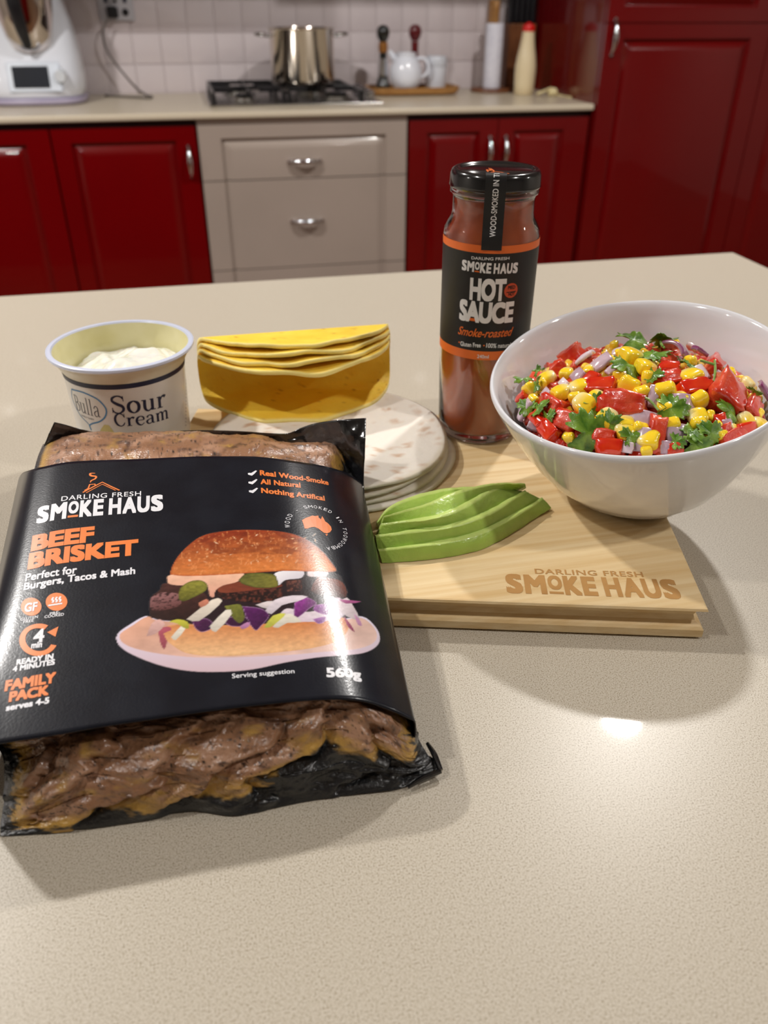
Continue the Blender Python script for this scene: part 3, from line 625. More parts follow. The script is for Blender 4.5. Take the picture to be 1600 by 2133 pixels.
# ------------------------------------------------------------------ flour tortillas
def tortilla(cx, cy, r, z, th, seed, label, sag=0, lift=None):
    rs = np.random.RandomState(seed); ph = rs.rand(6) * 6.28
    nr, na = 26, 120; V = []
    for side in (1, -1):
        for i in range(nr + 1):
            q = i / nr
            for k in range(na):
                a = 2 * PI * k / na; rr_ = r * q * (1 + (.012 * math.sin(2 * a + ph[0]) + .009 * math.sin(3 * a + ph[1]) + .005 * math.sin(7 * a + ph[2])))
                x, y = cx + rr_ * math.cos(a), cy + rr_ * math.sin(a)
                e = th * (1 - .5 * max(0, (q - .94) / .06) ** 2)
                w = .0012 * (float(fbm(x * 45 + seed, y * 45)) - .5) * (.4 + q) + (lift(a, q) if lift else 0)
                V.append((x, y, z + w + (e if side > 0 else (th - e))))
    m = (nr + 1) * na; Fc = gridfaces(nr + 1, na, True) + [tuple(m + i for i in f[::-1]) for f in gridfaces(nr + 1, na, True)]
    Fc += [(nr * na + (k + 1) % na, nr * na + k, m + nr * na + k, m + nr * na + (k + 1) % na) for k in range(na)]
    V = np.array(V); d = np.hypot(V[:, 0] - cx, V[:, 1] - cy) / r
    sp = fbm(V[:, 0] * 150 + seed * 3, V[:, 1] * 150); big = fbm(V[:, 0] * 60 + 9, V[:, 1] * 60 + seed)
    base = np.array(lin((240, 233, 222)))[None] * np.ones((len(V), 1)); brown = np.array(lin((196, 150, 108)))
    for (bx, by, br) in SPOTS if seed == 1 else []:
        dd = np.hypot(V[:, 0] - bx, (V[:, 1] - by) * 1.5) / br + (vnoise(V[:, 0] * 700, V[:, 1] * 700) - .5) * .9
        w_ = np.clip(1.3 - dd, 0, 1)[:, None] * .8; base = base * (1 - w_) + brown * w_
    w_ = np.clip((sp - .68) * 7, 0, .6)[:, None] * (d < .97)[:, None]; base = base * (1 - w_) + brown * w_
    e_ = np.clip((d - .96) * 18, 0, .35)[:, None]; base = base * (1 - e_) + np.array(lin((222, 202, 160))) * e_
    o = obj('tortilla', V, Fc, M_TORT, None, colors=base); tag(o, label, 'tortilla', None)
    return o
M_TORT = mat('flour_tortilla', (240, 233, 222), rough=.6, attr='paint', bump=.0005, bscale=180, sss=.05)
SPOTS = [tuple(at(370 + x / 2.712, 670 + y / 2.712, .933)[:2]) + (s,) for x, y, s in ((1230, 572, .0042), (1190, 505, .0035), (1385, 650, .003), (1305, 692, .003), (1245, 758, .0035), (1105, 825, .003), (1400, 808, .003), (1478, 658, .002), (1490, 690, .002), (1430, 628, .0015), (1370, 588, .0015), (1075, 862, .002), (1300, 850, .002), (425, 588, .005), (1500, 760, .002), (1180, 700, .0014))]
tortilla(.0785, .4895, .0795, .9203, .0026, 11, 'flour tortilla at the bottom of the stack, flat on the bamboo board', lift=lambda a, q: 0)
tortilla(.0760, .4925, .0785, .9236, .0026, 12, 'flour tortilla second from the bottom of the stack', lift=lambda a, q: .0008 * q * math.sin(a + 1))
tortilla(.0745, .4955, .0790, .9276, .0024, 13, 'flour tortilla just beneath the topmost of the stack', lift=lambda a, q: .0012 * q * q * (1 + math.sin(2 * a + 1)) / 2)
tortilla(.0742, .4975, .0800, .9312, .0026, 1, 'topmost spotted flour tortilla of the stack under the taco shells', lift=lambda a, q: .0008 * q * q * math.sin(3 * a))

# ------------------------------------------------------------------ taco shells, nested on their sides
M_TACO = mat('corn_taco_shell', (242, 196, 62), rough=.5, spec=.3, attr='paint', bump=.0005, bscale=260, sss=.12)
def taco(k, label):
    """k = 0 innermost .. ; the open mouth faces the viewer"""
    rs = np.random.RandomState(20 + k); R = .0725 + .0004 * k; rad = .0150 + .0023 * k; th = .0027
    cx, cy, zc = .0625 + .0006 * k, .5665 + .0018 * k, .9515 + .0012 * k
    nu, nv = 90, 60; V = []; C_ = []
    flare = .05 + .035 * k
    for side in (0, 1):
        for i in range(nu):
            w = -1 + 2 * i / (nu - 1); ws = math.sin(w * PI / 2); L = math.sqrt(max(0, 1 - ws * ws)) * R + .001
            x = cx + ws * R
            edge_n = .0016 * math.sin(ws * 11 + rs.rand() * .3 + k * 2) + .0012 * (float(vnoise(ws * 9 + k * 5, 3.3 + k)) - .5) * 2
            for j in range(nv):
                q = -1 + 2 * j / (nv - 1); s = q * (L + edge_n * (abs(q) ** 3))
                ra = rad + (th if side else 0); half = PI / 2 * rad
                if abs(s) <= half: a = s / rad; y = cy + math.cos(a) * ra; z = zc + math.sin(a) * ra
                else:
                    e = abs(s) - half; sg = 1 if s > 0 else -1
                    fl = flare * e if sg > 0 else .012 * e
                    y = cy - e; z = zc + sg * (ra + fl)
                    if sg > 0: z += .0012 * math.sin(x * 70 + k * 2) * (e / .05) + .0016 * (float(vnoise(x * 60 + k * 7, y * 60)) - .5)
                V.append((x, y + .0035 * ws * ws * 0 , z))
    m = nu * nv; Fc = gridfaces(nu, nv); Fc = [f[::-1] for f in Fc] + [tuple(m + i for i in f) for f in Fc]
    per = [j for j in range(nv)] + [i * nv + nv - 1 for i in range(1, nu)] + [(nu - 1) * nv + j for j in range(nv - 2, -1, -1)] + [i * nv for i in range(nu - 2, 0, -1)]
    for a in range(len(per)):
        b = (a + 1) % len(per); Fc.append((per[a], per[b], m + per[b], m + per[a]))
    V = np.array(V); n1 = fbm(V[:, 0] * 90 + k * 9, V[:, 1] * 90 + V[:, 2] * 60); n2 = fbm(V[:, 0] * 420 + k, V[:, 1] * 420 + V[:, 2] * 300)
    c1 = np.array(lin((255, 222, 84))); c2 = np.array(lin((246, 198, 58))); c = c1 + (c2 - c1) * n1[:, None]
    w = np.clip((n2 - .74) * 9, 0, .75)[:, None]; c = c * (1 - w) + np.array(lin((168, 108, 40))) * w
    qq = np.abs(np.tile(np.linspace(-1, 1, nv), nu * 2)); we = np.clip((qq - .95) * 18, 0, .8)[:, None] * np.repeat(np.ones(1), len(V))[:, None]; c = c * (1 - we) + np.array(lin((255, 238, 158))) * we
    o = obj('taco_shell', V, Fc, M_TACO, None, colors=c); tag(o, label, 'taco shell'); return o
taco(0, 'innermost yellow taco shell of the nested stack, its open mouth in front')
taco(1, 'yellow corn taco shell wrapped directly around the innermost one')
taco(2, 'yellow corn taco shell second from the outside of the nested stack')
taco(3, 'outermost yellow taco shell lying over the whole nested stack')

# ------------------------------------------------------------------ hot sauce bottle
BX, BY = .1845, .509
t = empty('sauce_bottle', (BX, BY, .92), 'glass bottle of orange-red hot sauce with a black lid standing on the bamboo board', 'bottle')
gl = mat('clear_glass', (255, 255, 255), rough=.02, trans=1, ior=1.45, rgb2=(252, 254, 253), scale=3)
outer = [(0, .9203), (.0245, .9203), (.0275, .9222), (.0286, .9255), (.0289, .932), (.0300, .975), (.0306, 1.04), (.0306, 1.0585), (.0300, 1.0625), (.0280, 1.0665), (.0262, 1.0695), (.0256, 1.073), (.0256, 1.0815), (.0262, 1.083), (.0276, 1.0842), (.0276, 1.0862), (.0262, 1.0875), (.0258, 1.0890)]
MB().lathe(outer + [(.0245, 1.0890), (.0243, 1.073), (.0266, 1.0655), (.0290, 1.060), (.0292, 1.04), (.0286, .975), (.0275, .932), (.0262, .9275), (.022, .9262), (0, .9270)], BX, BY, 96).build('glass', gl, t, ang=50)
SAU = mat('hot_sauce', (206, 96, 40), rough=.3, rgb2=(156, 60, 26), scale=26, stretch=(1, 1, .45), lo=.38, hi=.66, coat=.3, bump=.0002, bscale=120, sss=.1)
MB().lathe([(0, .9272), (.022, .9266), (.0260, .9280), (.0273, .9325), (.0284, .975), (.0290, 1.04), (.0288, 1.060), (.0264, 1.0655), (.0241, 1.073), (.0241, 1.0815), (0, 1.0815)], BX, BY, 96).build('sauce', SAU, t)
M_LID = mat('black_lid', (20, 21, 23), rough=.16, coat=.5, rgb2=(26, 27, 29), scale=30)
lid = MB().lathe([(.0262, 1.0872), (.0276, 1.0872), (.0284, 1.0882), (.0281, 1.0898), (.0279, 1.0945), (.0271, 1.0968), (.0255, 1.0978), (.0236, 1.0976), (.0226, 1.0966), (.0218, 1.0962), (0, 1.0962)], BX, BY, 96).build('lid', M_LID, t, ang=50)
M_ORI = mat('orange_ink', (226, 112, 46), rough=.4, rgb2=(220, 104, 40), scale=40)
M_WHI = mat('white_ink', (232, 232, 232), rough=.4, rgb2=(222, 222, 224), scale=60)
M_LABK = mat('black_label_paper', (30, 30, 31), rough=.45, spec=.4, rgb2=(36, 36, 36), scale=60)
def band(z0_, z1_, m, name, r0, r1, a0=-PI, a1=PI, off=.0002, n=96):
    V = []
    for z, r in ((z0_, r0), (z1_, r1)):
        for q in range(n + 1): a = -PI / 2 + a0 + (a1 - a0) * q / n; V.append((BX + (r + off) * math.cos(a), BY + (r + off) * math.sin(a), z))
    return obj(name, V, gridfaces(2, n + 1), m, t)
rb = lambda z: .0300 + .0006 * (z - .975) / .065 if z < 1.04 else .0306
LZ = (.9845, .9905, 1.0535, 1.0582)
band(LZ[1], LZ[2], M_LABK, 'label', rb(LZ[1]), rb(LZ[2]), -2.6, 2.75)
band(LZ[0], LZ[1], M_ORI, 'label_band', rb(LZ[0]), rb(LZ[1]), -2.6, 2.75); band(LZ[2], LZ[3], M_ORI, 'label_band', rb(LZ[2]), rb(LZ[3]), -2.6, 2.75)
bbn = bpy.data.objects['label']
BC = Cone(BX, BY, .975, .0303, 1.04, .0309)
q3 = lambda x, y: (880 + x / 3.496, 330 + y / 3.496)
BC.text('DARLING FRESH', q3(358, 733), q3(632, 736), 6, M_WHI, t, .012)
BC.text('', q3(287, 806), q3(690, 828), 20, M_WHI, t, glyphs=LOGO); BC.text('', q3(287, 806), q3(690, 828), 20, M_ORI, t, glyphs=LBAR)
BC.text('HOT', q3(343, 1018), q3(603, 1027), 42, M_WHI, t, .046, .97)
BC.text('SAUCE', q3(268, 1163), q3(655, 1182), 40, M_WHI, t, .046, .97)
BC.stroke([q3(335, 1168), q3(415, 1178)], .0019, M_ORI, t, n=1)
BC.text('Smoke-roasted', q3(258, 1275), q3(640, 1288), 17, M_ORI, t, .018, shear=.35)
BC.text('Gluten Free', q3(278, 1362), q3(425, 1375), 9, M_WHI, t, .02)
BC.text('100% natural', q3(463, 1376), q3(640, 1372), 9, M_WHI, t, .02)
for p in (q3(264, 1338), q3(443, 1362)): BC.stroke([p, (p[0] + 3, p[1])], .0009, M_ORI, t, n=1)
c0 = BC.inv(*q3(646, 962)); BC.decal('emblem', [(c0[0] + .0047 * math.cos(2 * PI * k / 32), c0[1] + .0047 * math.sin(2 * PI * k / 32)) for k in range(32)], [tuple(range(32))], mat('brick_ink', (196, 78, 48), rough=.4, rgb2=(188, 72, 44), scale=40), t, .00006)
BC.text('MED', q3(622, 952), q3(674, 948), 7, M_LABK, t, .03); BC.text('HOT', q3(624, 1000), q3(670, 996), 7, M_LABK, t, .03); BC.stroke([q3(612, 976), q3(680, 966)], .0005, M_LABK, t, n=1)
BC.text('240ml', q3(398, 1452), q3(482, 1456), 7, M_WHI, t, .01)
# tamper strip running from the shoulder over the lid
aS = BC.inv(1025, 500)[0] / BC.rm - PI / 2; dS = np.array([math.cos(aS), math.sin(aS)]); nS = np.array([-dS[1], dS[0]])
path = [(.0309, 1.0555), (.0309, 1.0590), (.0303, 1.0632), (.0284, 1.0680), (.0280, 1.0720), (.0282, 1.0800), (.0286, 1.0870), (.0287, 1.0890), (.0283, 1.0945), (.0274, 1.0972), (.0256, 1.0982), (.0200, 1.0982), (.0130, 1.0966), (.0115, 1.0965)]
hw = .0062
near = [(BX + r * dS[0] - nS[0] * hw, BY + r * dS[1] - nS[1] * hw, z) for r, z in path]; far = [(BX + r * dS[0] + nS[0] * hw, BY + r * dS[1] + nS[1] * hw, z) for r, z in path]
STR = Ruled(near, far, 120)
if (STR.S(np.array([.01]), np.array([.006]), .01) - STR.S(np.array([.01]), np.array([.006])))[0] @ (CC - STR.S(np.array([.01]), np.array([.006]))[0]) < 0: STR = Ruled(far, near, 120)
A, B = np.meshgrid(np.linspace(0, STR.La, 60), np.linspace(0, STR.Lb, 6), indexing='ij')
obj('seal_strip', STR.S(A.ravel(), B.ravel(), .0001), gridfaces(60, 6), M_LABK, t)
V_, F_ = text2d('WOOD-SMOKED IN TOOWOOMBA', .015, 1.05)
flip = STR.inv(1013, 450)[1] > STR.inv(1040, 450)[1]
b0 = STR.inv(1031.5, 494); b1 = STR.inv(1037.5, 383); adv = b1[0] - b0[0]
V2, F2 = text2d('WOOD-SMOKED IN', .015, 1.05); wr = 1.0
sgn = 1 if STR.inv(1040, 450)[1] < STR.inv(1013, 450)[1] else -1
F_all = text2d('WOOD-SMOKED IN TO', .015, 1.05)
a_ = adv * 1.30
Q = np.stack([b0[0] + F_all[0][:, 0] * a_ * .98, b0[1] + sgn * F_all[0][:, 1] * .0034], 1)
Q[:, 0] = np.clip(Q[:, 0], 0, STR.La - .0003); Q = np.c_[Q, F_all[0][:, 2]]
STR.decal('lettering', Q, F_all[1], M_WHI, t, .00025)
LP = Plane(1.0964)
LP.stroke([q3(478, 98), q3(470, 82), (q3(500, 92)), q3(486, 70), q3(520, 92), q3(514, 106)], .0011, M_ORI, t, n=3)
LP.stroke([q3(470, 112), q3(520, 98), q3(560, 100), q3(632, 112)], .0011, M_ORI, t, n=3)

# ------------------------------------------------------------------ white bowl with a slanting rim
RB, RC, RR = np.array([.249, .402, .9203]), np.array([.241, .401, 1.003]), .0850
TN = np.array([-.191, -.094])
def bowl_pt(q, a, inset=0.0, zin=0.0):
    """q 0..1 from foot to rim"""
    rad = np.interp(q, [0, .03, .08, .2, .35, .5, .65, .8, .9, 1], [.030, .036, .0425, .0530, .0615, .0685, .0745, .0797, .0826, .0850]) - inset
    zz = q; c = RB + (RC - RB) * q
    tl = q ** 1.15
    x = rad * math.cos(a); y = rad * math.sin(a)
    z = c[2] - tl * (TN[0] * x + TN[1] * y) + zin
    return (c[0] + x, c[1] + y, z)
M_BOWL = mat('glazed_white_bowl', (232, 233, 238), rough=.1, spec=.5, coat=.6, coat_rough=.03, rgb2=(229, 230, 235), scale=5)
na = 128; rows = []
rows.append([(RB[0] + .001 * math.cos(2 * PI * k / na), RB[1] + .001 * math.sin(2 * PI * k / na), .9225) for k in range(na)])
rows.append([(RB[0] + .025 * math.cos(2 * PI * k / na), RB[1] + .025 * math.sin(2 * PI * k / na), .9222) for k in range(na)])
rows.append([(RB[0] + .027 * math.cos(2 * PI * k / na), RB[1] + .027 * math.sin(2 * PI * k / na), .9204) for k in range(na)])
for q in list(np.linspace(0, .1, 8)) + list(np.linspace(.14, .985, 26)): rows.append([bowl_pt(q, 2 * PI * k / na) for k in range(na)])
for q, i, zi in ((.995, .0003, .0008), (1.0, .0011, .0016), (1.0, .0021, .0016), (.99, .0030, .0006)): rows.append([bowl_pt(q, 2 * PI * k / na, i, zi) for k in range(na)])
for q in np.linspace(.96, .06, 26): rows.append([bowl_pt(q, 2 * PI * k / na, .0034, .0012) for k in range(na)])
rows.append([bowl_pt(.05, 2 * PI * k / na, .024, .001) for k in range(na)])
V = [p for r in rows for p in r]; n = len(rows)
o = obj('salad_bowl', V, gridfaces(n, na, True) + [tuple(range(na))[::-1], tuple(range((n - 1) * na, n * na))], M_BOWL); tag(o, 'large glossy white bowl with a slanting rim full of tomato and corn salsa', 'bowl')

# ------------------------------------------------------------------ salsa: every piece a thing of its own
MC = np.array([.2445, .4015])
def mound(x, y):
    a = (x - MC[0]) / .072; b = (y - MC[1]) / .070; r2 = a * a + b * b
    base = .985 - .5 * (TN[0] * (x - RC[0]) + TN[1] * (y - RC[1]))
    return base + .0215 * (1 - min(r2, 1.35) ** 1.15) - .003
def on_mound(px, py):
    d = ray(px, py); t0_ = .35
    for k in range(900):
        p = CC + d * (t0_ + k * .0003)
        if p[2] < mound(p[0], p[1]): break
    return p
def mnormal(x, y):
    e = .002; n = Vector((-(mound(x + e, y) - mound(x - e, y)) / (2 * e), -(mound(x, y + e) - mound(x, y - e)) / (2 * e), 1)); n.normalize(); return n
rg = random.Random(11)
SM = {
 'corn': mat('corn_yellow', (255, 208, 44), rough=.18, coat=.8, attr='paint', sss=.25),
 'tomato': mat('tomato_red', (204, 42, 18), rough=.28, coat=.8, rgb2=(230, 104, 66), scale=85, lo=.38, hi=.78, sss=.08, bump=.0005, bscale=300),
 'tomato_skin': mat('tomato_skin', (206, 28, 8), rough=.14, coat=.9, rgb2=(222, 70, 22), scale=80, sss=.1),
 'onion': mat('onion_flesh', (226, 204, 216), rough=.15, coat=.9, attr='paint', sss=.2),
 'leaf': mat('coriander_leaf', (58, 104, 12), rough=.38, coat=.35, rgb2=(132, 168, 54), scale=130, lo=.35, hi=.7, bump=.0006, bscale=240),
}
def corn_mesh(seed):
    r = random.Random(seed); V = []; n, m = 16, 22
    for i in range(n + 1):
        th = PI * i / n
        for j in range(m):
            ph = 2 * PI * j / m; p = .58
            f = lambda v: math.copysign(abs(v) ** p, v)
            x = .0045 * f(math.sin(th)) * f(math.cos(ph)); y = .0031 * f(math.sin(th)) * f(math.sin(ph)); z = .0052 * f(math.cos(th))
            tp = 1 - .22 * max(0, -z / .0052); dz = 1 - .12 * math.exp(-((x / .002) ** 2)) * (z > .003)
            V.append((x * tp, y * tp, z * dz))
    return V, gridfaces(n + 1, m, True)
def chunk_mesh(seed, sx, sy, sz, rough_=.18, sub=3, p=.5):
    r = random.Random(seed); bm = bmesh.new(); bmesh.ops.create_cube(bm, size=2)
    for v in bm.verts: v.co += Vector((r.uniform(-.25, .25), r.uniform(-.25, .25), r.uniform(-.25, .25)))
    bmesh.ops.subdivide_edges(bm, edges=bm.edges[:], cuts=6, use_grid_fill=True)
    for v in bm.verts:
        c = v.co; l = c.length; k = c.normalized() * 1.15; v.co = c.lerp(k, p)
        v.co *= 1 + rough_ * (mnoise.noise(c * 1.3 + Vector((seed * 3.1, 0, 0)))) + rough_ * .35 * mnoise.noise(c * 4 + Vector((0, seed * 1.7, 0)))
        v.co.x *= sx; v.co.y *= sy; v.co.z *= sz
    bm.verts.index_update(); R = [v.co[:] for v in bm.verts], [tuple(v.index for v in f.verts) for f in bm.faces]; bm.free(); return R
def onion_mesh(seed, L, Wd, purple):
    """curved layered slab; its outer skin side is purple"""
    V = []; C = []; n = 14; m = 10; th = .0034; r = random.Random(seed); k0 = r.uniform(35, 70)
    for side in (1, -1):
        for i in range(n + 1):
            u = (i / n - .5)
            for j in range(m + 1):
                v = (j / m - .5); x = L * u * (1 - .18 * abs(v) * 2); y = Wd * v * (1 - .15 * r.random() * 0)
                z = -k0 * (x * x) * .9 - 10 * y * y + side * th / 2 * (1 - .35 * max(abs(u), abs(v)) * 2)
                V.append((x, y, z)); e = max(0, abs(v) * 2 - .6)
                pr = (1.0 if side > 0 else .6) * purple ** .8 + e * .35 * (purple > .15)
                c = np.array(lin((238, 220, 228))) * (1 - min(1, pr)) + np.array(lin((120, 14, 88))) * min(1, pr); C.append(c * (0.92 + .1 * vnoise(u * 14 + seed, v * 3)))
    q = (n + 1) * (m + 1); G_ = gridfaces(n + 1, m + 1); Fc = G_ + [tuple(q + i for i in f[::-1]) for f in G_]
    per = [j for j in range(m + 1)] + [i * (m + 1) + m for i in range(1, n + 1)] + [n * (m + 1) + j for j in range(m - 1, -1, -1)] + [i * (m + 1) for i in range(n - 1, 0, -1)]
    for a in range(len(per)): b = (a + 1) % len(per); Fc.append((per[b], per[a], q + per[a], q + per[b]))
    return V, Fc, np.array(C)
def leaf_mesh(seed, R):
    r = random.Random(seed); V = [(0, 0, 0)]; n = 72; rings = 6; w1, w2 = r.uniform(.2, .5), r.uniform(0, 6)
    for i in range(1, rings + 1):
        for j in range(n):
            a = 2 * PI * j / n; lob = .66 + .34 * abs(math.cos(1.5 * a)) ** .8; ser = 1 + .13 * math.sin(13 * a + w2) + .05 * math.sin(25 * a)
            if abs(a - PI) < .35: lob *= .35 + abs(a - PI)
            q = i / rings; rr_ = R * lob * (1 + (ser - 1) * q) * q; x, y = rr_ * math.cos(a), rr_ * math.sin(a)
            V.append((x, y, -w1 * 60 * (y * y) + .0012 * math.sin(x * 500 + w2) * q + .0010 * math.sin(a * 3 + w2) * q - 18 * x * x))
    Fc = [(0, 1 + j, 1 + (j + 1) % n) for j in range(n)]
    for i in range(rings - 1):
        for j in range(n): Fc.append((1 + i * n + j, 1 + (i + 1) * n + j, 1 + (i + 1) * n + (j + 1) % n, 1 + i * n + (j + 1) % n))
    k = len(V); V2 = [(x, y, z - .00035) for x, y, z in V]; F2 = [tuple(k + i for i in f[::-1]) for f in Fc]; l = 1 + (rings - 1) * n
    side = [(l + j, k + l + j, k + l + (j + 1) % n, l + (j + 1) % n) for j in range(n)]
    return V + V2, Fc + F2 + side
CORN = [corn_mesh(i) for i in range(2)]; corn_me = []
def place(o, px, py, h, spin, tilt=(0, 0), flat=True):
    p = on_mound(px, py); nn = mnormal(p[0], p[1])
    q = nn.to_track_quat('Z', 'Y').to_matrix().to_4x4() if flat else Matrix.Identity(4)
    M = Matrix.Translation(Vector(p) + nn * h) @ q @ Matrix.Rotation(spin, 4, 'Z') @ Matrix.Rotation(tilt[0], 4, 'X') @ Matrix.Rotation(tilt[1], 4, 'Y')
    o.matrix_world = M
def q5(x, y): return 1080 + x / 3.077, 670 + y / 3.077
def region(px, py):
    v = 'top' if py < 765 else 'middle' if py < 835 else 'front'
    h = 'left' if px < 1220 else 'right' if px > 1430 else 'centre'
    return v, h
WORDS = {('top', 'left'): 'on the upper left slope of the salsa', ('top', 'centre'): 'on the crown of the salsa heap', ('top', 'right'): 'on the upper right slope of the salsa',
         ('middle', 'left'): 'at the left side of the salsa', ('middle', 'centre'): 'in the middle of the salsa', ('middle', 'right'): 'at the right side of the salsa',
         ('front', 'left'): 'at the front left rim of the salsa bowl', ('front', 'centre'): 'at the near rim of the salsa bowl', ('front', 'right'): 'at the front right rim of the salsa bowl'}
# corn: x, y, size (of a 3.077x view), spin, lying (0 crown up, 1 lying)
corn = [(705, 105, 80, 1.6, 1), (785, 125, 70, .4, 0), (615, 195, 60, .2, 0), (720, 265, 125, .3, 1), (605, 300, 70, .1, 0), (455, 345, 60, 1, 1), (205, 400, 92, .1, 1), (320, 365, 80, 1, 1), (92, 475, 92, .6, 0), (290, 488, 105, 0, 1), (398, 458, 100, 2.8, 1), (378, 530, 75, .4, 0), (435, 570, 125, 1.5, 1), (505, 515, 80, .1, 1), (115, 540, 70, .2, 0), (437, 692, 80, .3, 0), (570, 660, 115, -.2, 1), (497, 672, 55, .5, 0), (690, 685, 85, .2, 1), (680, 735, 100, .9, 1), (770, 720, 85, .3, 0), (825, 785, 110, 1.4, 1), (700, 455, 115, .1, 0), (785, 500, 90, .7, 0), (932, 492, 120, 0, 0), (810, 335, 110, -.6, 1), (828, 400, 85, 1.3, 0), (990, 195, 60, .5, 0), (1090, 300, 75, 1, 0), (1085, 400, 125, .15, 1), (930, 578, 90, .2, 1), (1140, 540, 100, .1, 0), (965, 698, 100, .1, 0), (1128, 640, 95, 1.5, 1), (1125, 690, 80, .2, 0), (1205, 640, 60, .9, 0), (1330, 370, 55, .4, 0), (1440, 430, 85, 1.2, 1), (1425, 665, 95, .1, 1), (1505, 690, 90, .5, 1), (1500, 622, 65, .3, 0), (1020, 525, 80, .1, 1), (340, 775, 65, .1, 0), (815, 858, 60, .2, 0), (1272, 760, 65, .2, 0), (1352, 712, 55, .9, 1), (1412, 500, 60, .7, 0), (640, 385, 60, .4, 0), (175, 440, 55, .3, 0), (640, 250, 45, .2, 0), (1245, 700, 55, .2, 0)]
g1 = 'corn kernels in the salsa'
KER = []
for i, (x, y, s, sp, ly) in enumerate(corn):
    px, py = q5(x, y)
    if not corn_me:
        cv, cf = corn_mesh(1); cz = np.array(cv)[:, 2]; wz = np.clip((-.0008 - cz) / .0036, 0, 1)[:, None]; o = obj('corn_kernel', cv, cf, SM['corn'], colors=np.array(lin((255, 214, 44))) * (1 - wz) + np.array(lin((252, 236, 176))) * wz); corn_me.append(o.data)
    else:
        o = bpy.data.objects.new('corn_kernel', corn_me[0]); COL.objects.link(o)
    k = s / 3.077 / 28.5
    place(o, px, py, .0037 + rg.uniform(0, .0010), sp, (rg.uniform(1.2, 1.9), 0) if ly else (rg.uniform(-.5, .2), rg.uniform(-.5, .5)))
    o.scale = (k * 1.0, k * 1.05, k * .95)
    if ly: o.rotation_euler.rotate_axis('Z', rg.uniform(-.2, .2))
    tag(o, None, 'corn kernel', g1); KER.append((o, x, y))
# tomato: x, y, width, height, spin, kind (t flesh, s skin up), words
tom = [(870, 125, 105, 50, .2, 't', 'small pale tomato chunk at the top edge behind the two top corn kernels'), (352, 250, 105, 150, .2, 't', 'tall tomato piece on the upper left, by the pale onion'),
 (262, 322, 70, 80, .3, 't', 'orange-red tomato bit at the far left slope of the heap'), (480, 400, 80, 60, .2, 's', 'small red tomato piece below the upright purple onion'), (545, 445, 160, 95, .5, 's', 'shiny tomato piece with a seed, skin side up, just left of centre'),
 (240, 560, 170, 90, .1, 't', 'flat tomato piece with a seed on the left slope'), (325, 655, 150, 110, .0, 't', 'pale pink squared tomato cube near the left rim'), (670, 565, 220, 135, .1, 't', 'largest wet tomato piece in the centre of the heap'),
 (150, 655, 150, 60, -.2, 's', 'long red tomato wedge hugging the left rim'), (215, 720, 130, 70, -.3, 's', 'red tomato wedge against the near left rim under the leaf'), (585, 820, 135, 65, .2, 's', 'red tomato wedge at the near rim left of the corn'),
 (880, 745, 85, 200, .0, 't', 'upright narrow tomato sliver at the near rim'), (955, 330, 120, 65, .0, 's', 'red tomato strip beneath the purple onion strip'), (950, 395, 150, 75, .45, 't', 'pink tomato chunk right of the curled coriander leaf'),
 (1110, 455, 185, 90, .1, 's', 'long dark red tomato slice right of centre'), (1300, 500, 200, 180, .5, 't', 'big ragged tomato piece standing on the right side'), (1240, 305, 180, 85, -.4, 't', 'pale tomato piece on the upper right slope'),
 (1460, 580, 165, 90, .2, 't', 'tomato slice at the far right beneath the purple onion cube'), (1425, 710, 130, 70, -.1, 's', 'deep red tomato piece by the right rim'), (1345, 765, 165, 65, .3, 't', 'tomato wedge along the front right rim'),
 (1290, 725, 80, 60, 0, 't', 'small tomato bit between the leaf and the right rim'), (45, 520, 60, 50, 0, 's', 'tiny red tomato bit at the very left rim'), (560, 755, 110, 70, .1, 't', 'juicy tomato bit under the jagged front leaf'),
 (985, 848, 85, 30, 0, 't', 'thin tomato edge just over the near rim'), (1265, 668, 80, 55, 0, 's', 'dark red tomato bit below the big ragged piece'), (437, 145, 60, 45, 0, 't', 'tomato tip behind the top coriander leaf')]
for i, (x, y, w, h, sp, kd, lb) in enumerate(tom):
    k = .44 / (F_PX * 3.077) / 2 * 1.22; sx = w * k; sy = h * k
    V, Fc = chunk_mesh(i + 3, sx, max(sy, .004), min(sx, sy) * .75 + .0015, .25 if kd == 't' else .12, p=.35)
    o = obj('tomato_piece', V, Fc, SM['tomato'] if kd == 't' else SM['tomato_skin']); place(o, *q5(x, y), .0028, sp, (.35, 0)); tag(o, lb, 'tomato', 'tomato pieces in the salsa')
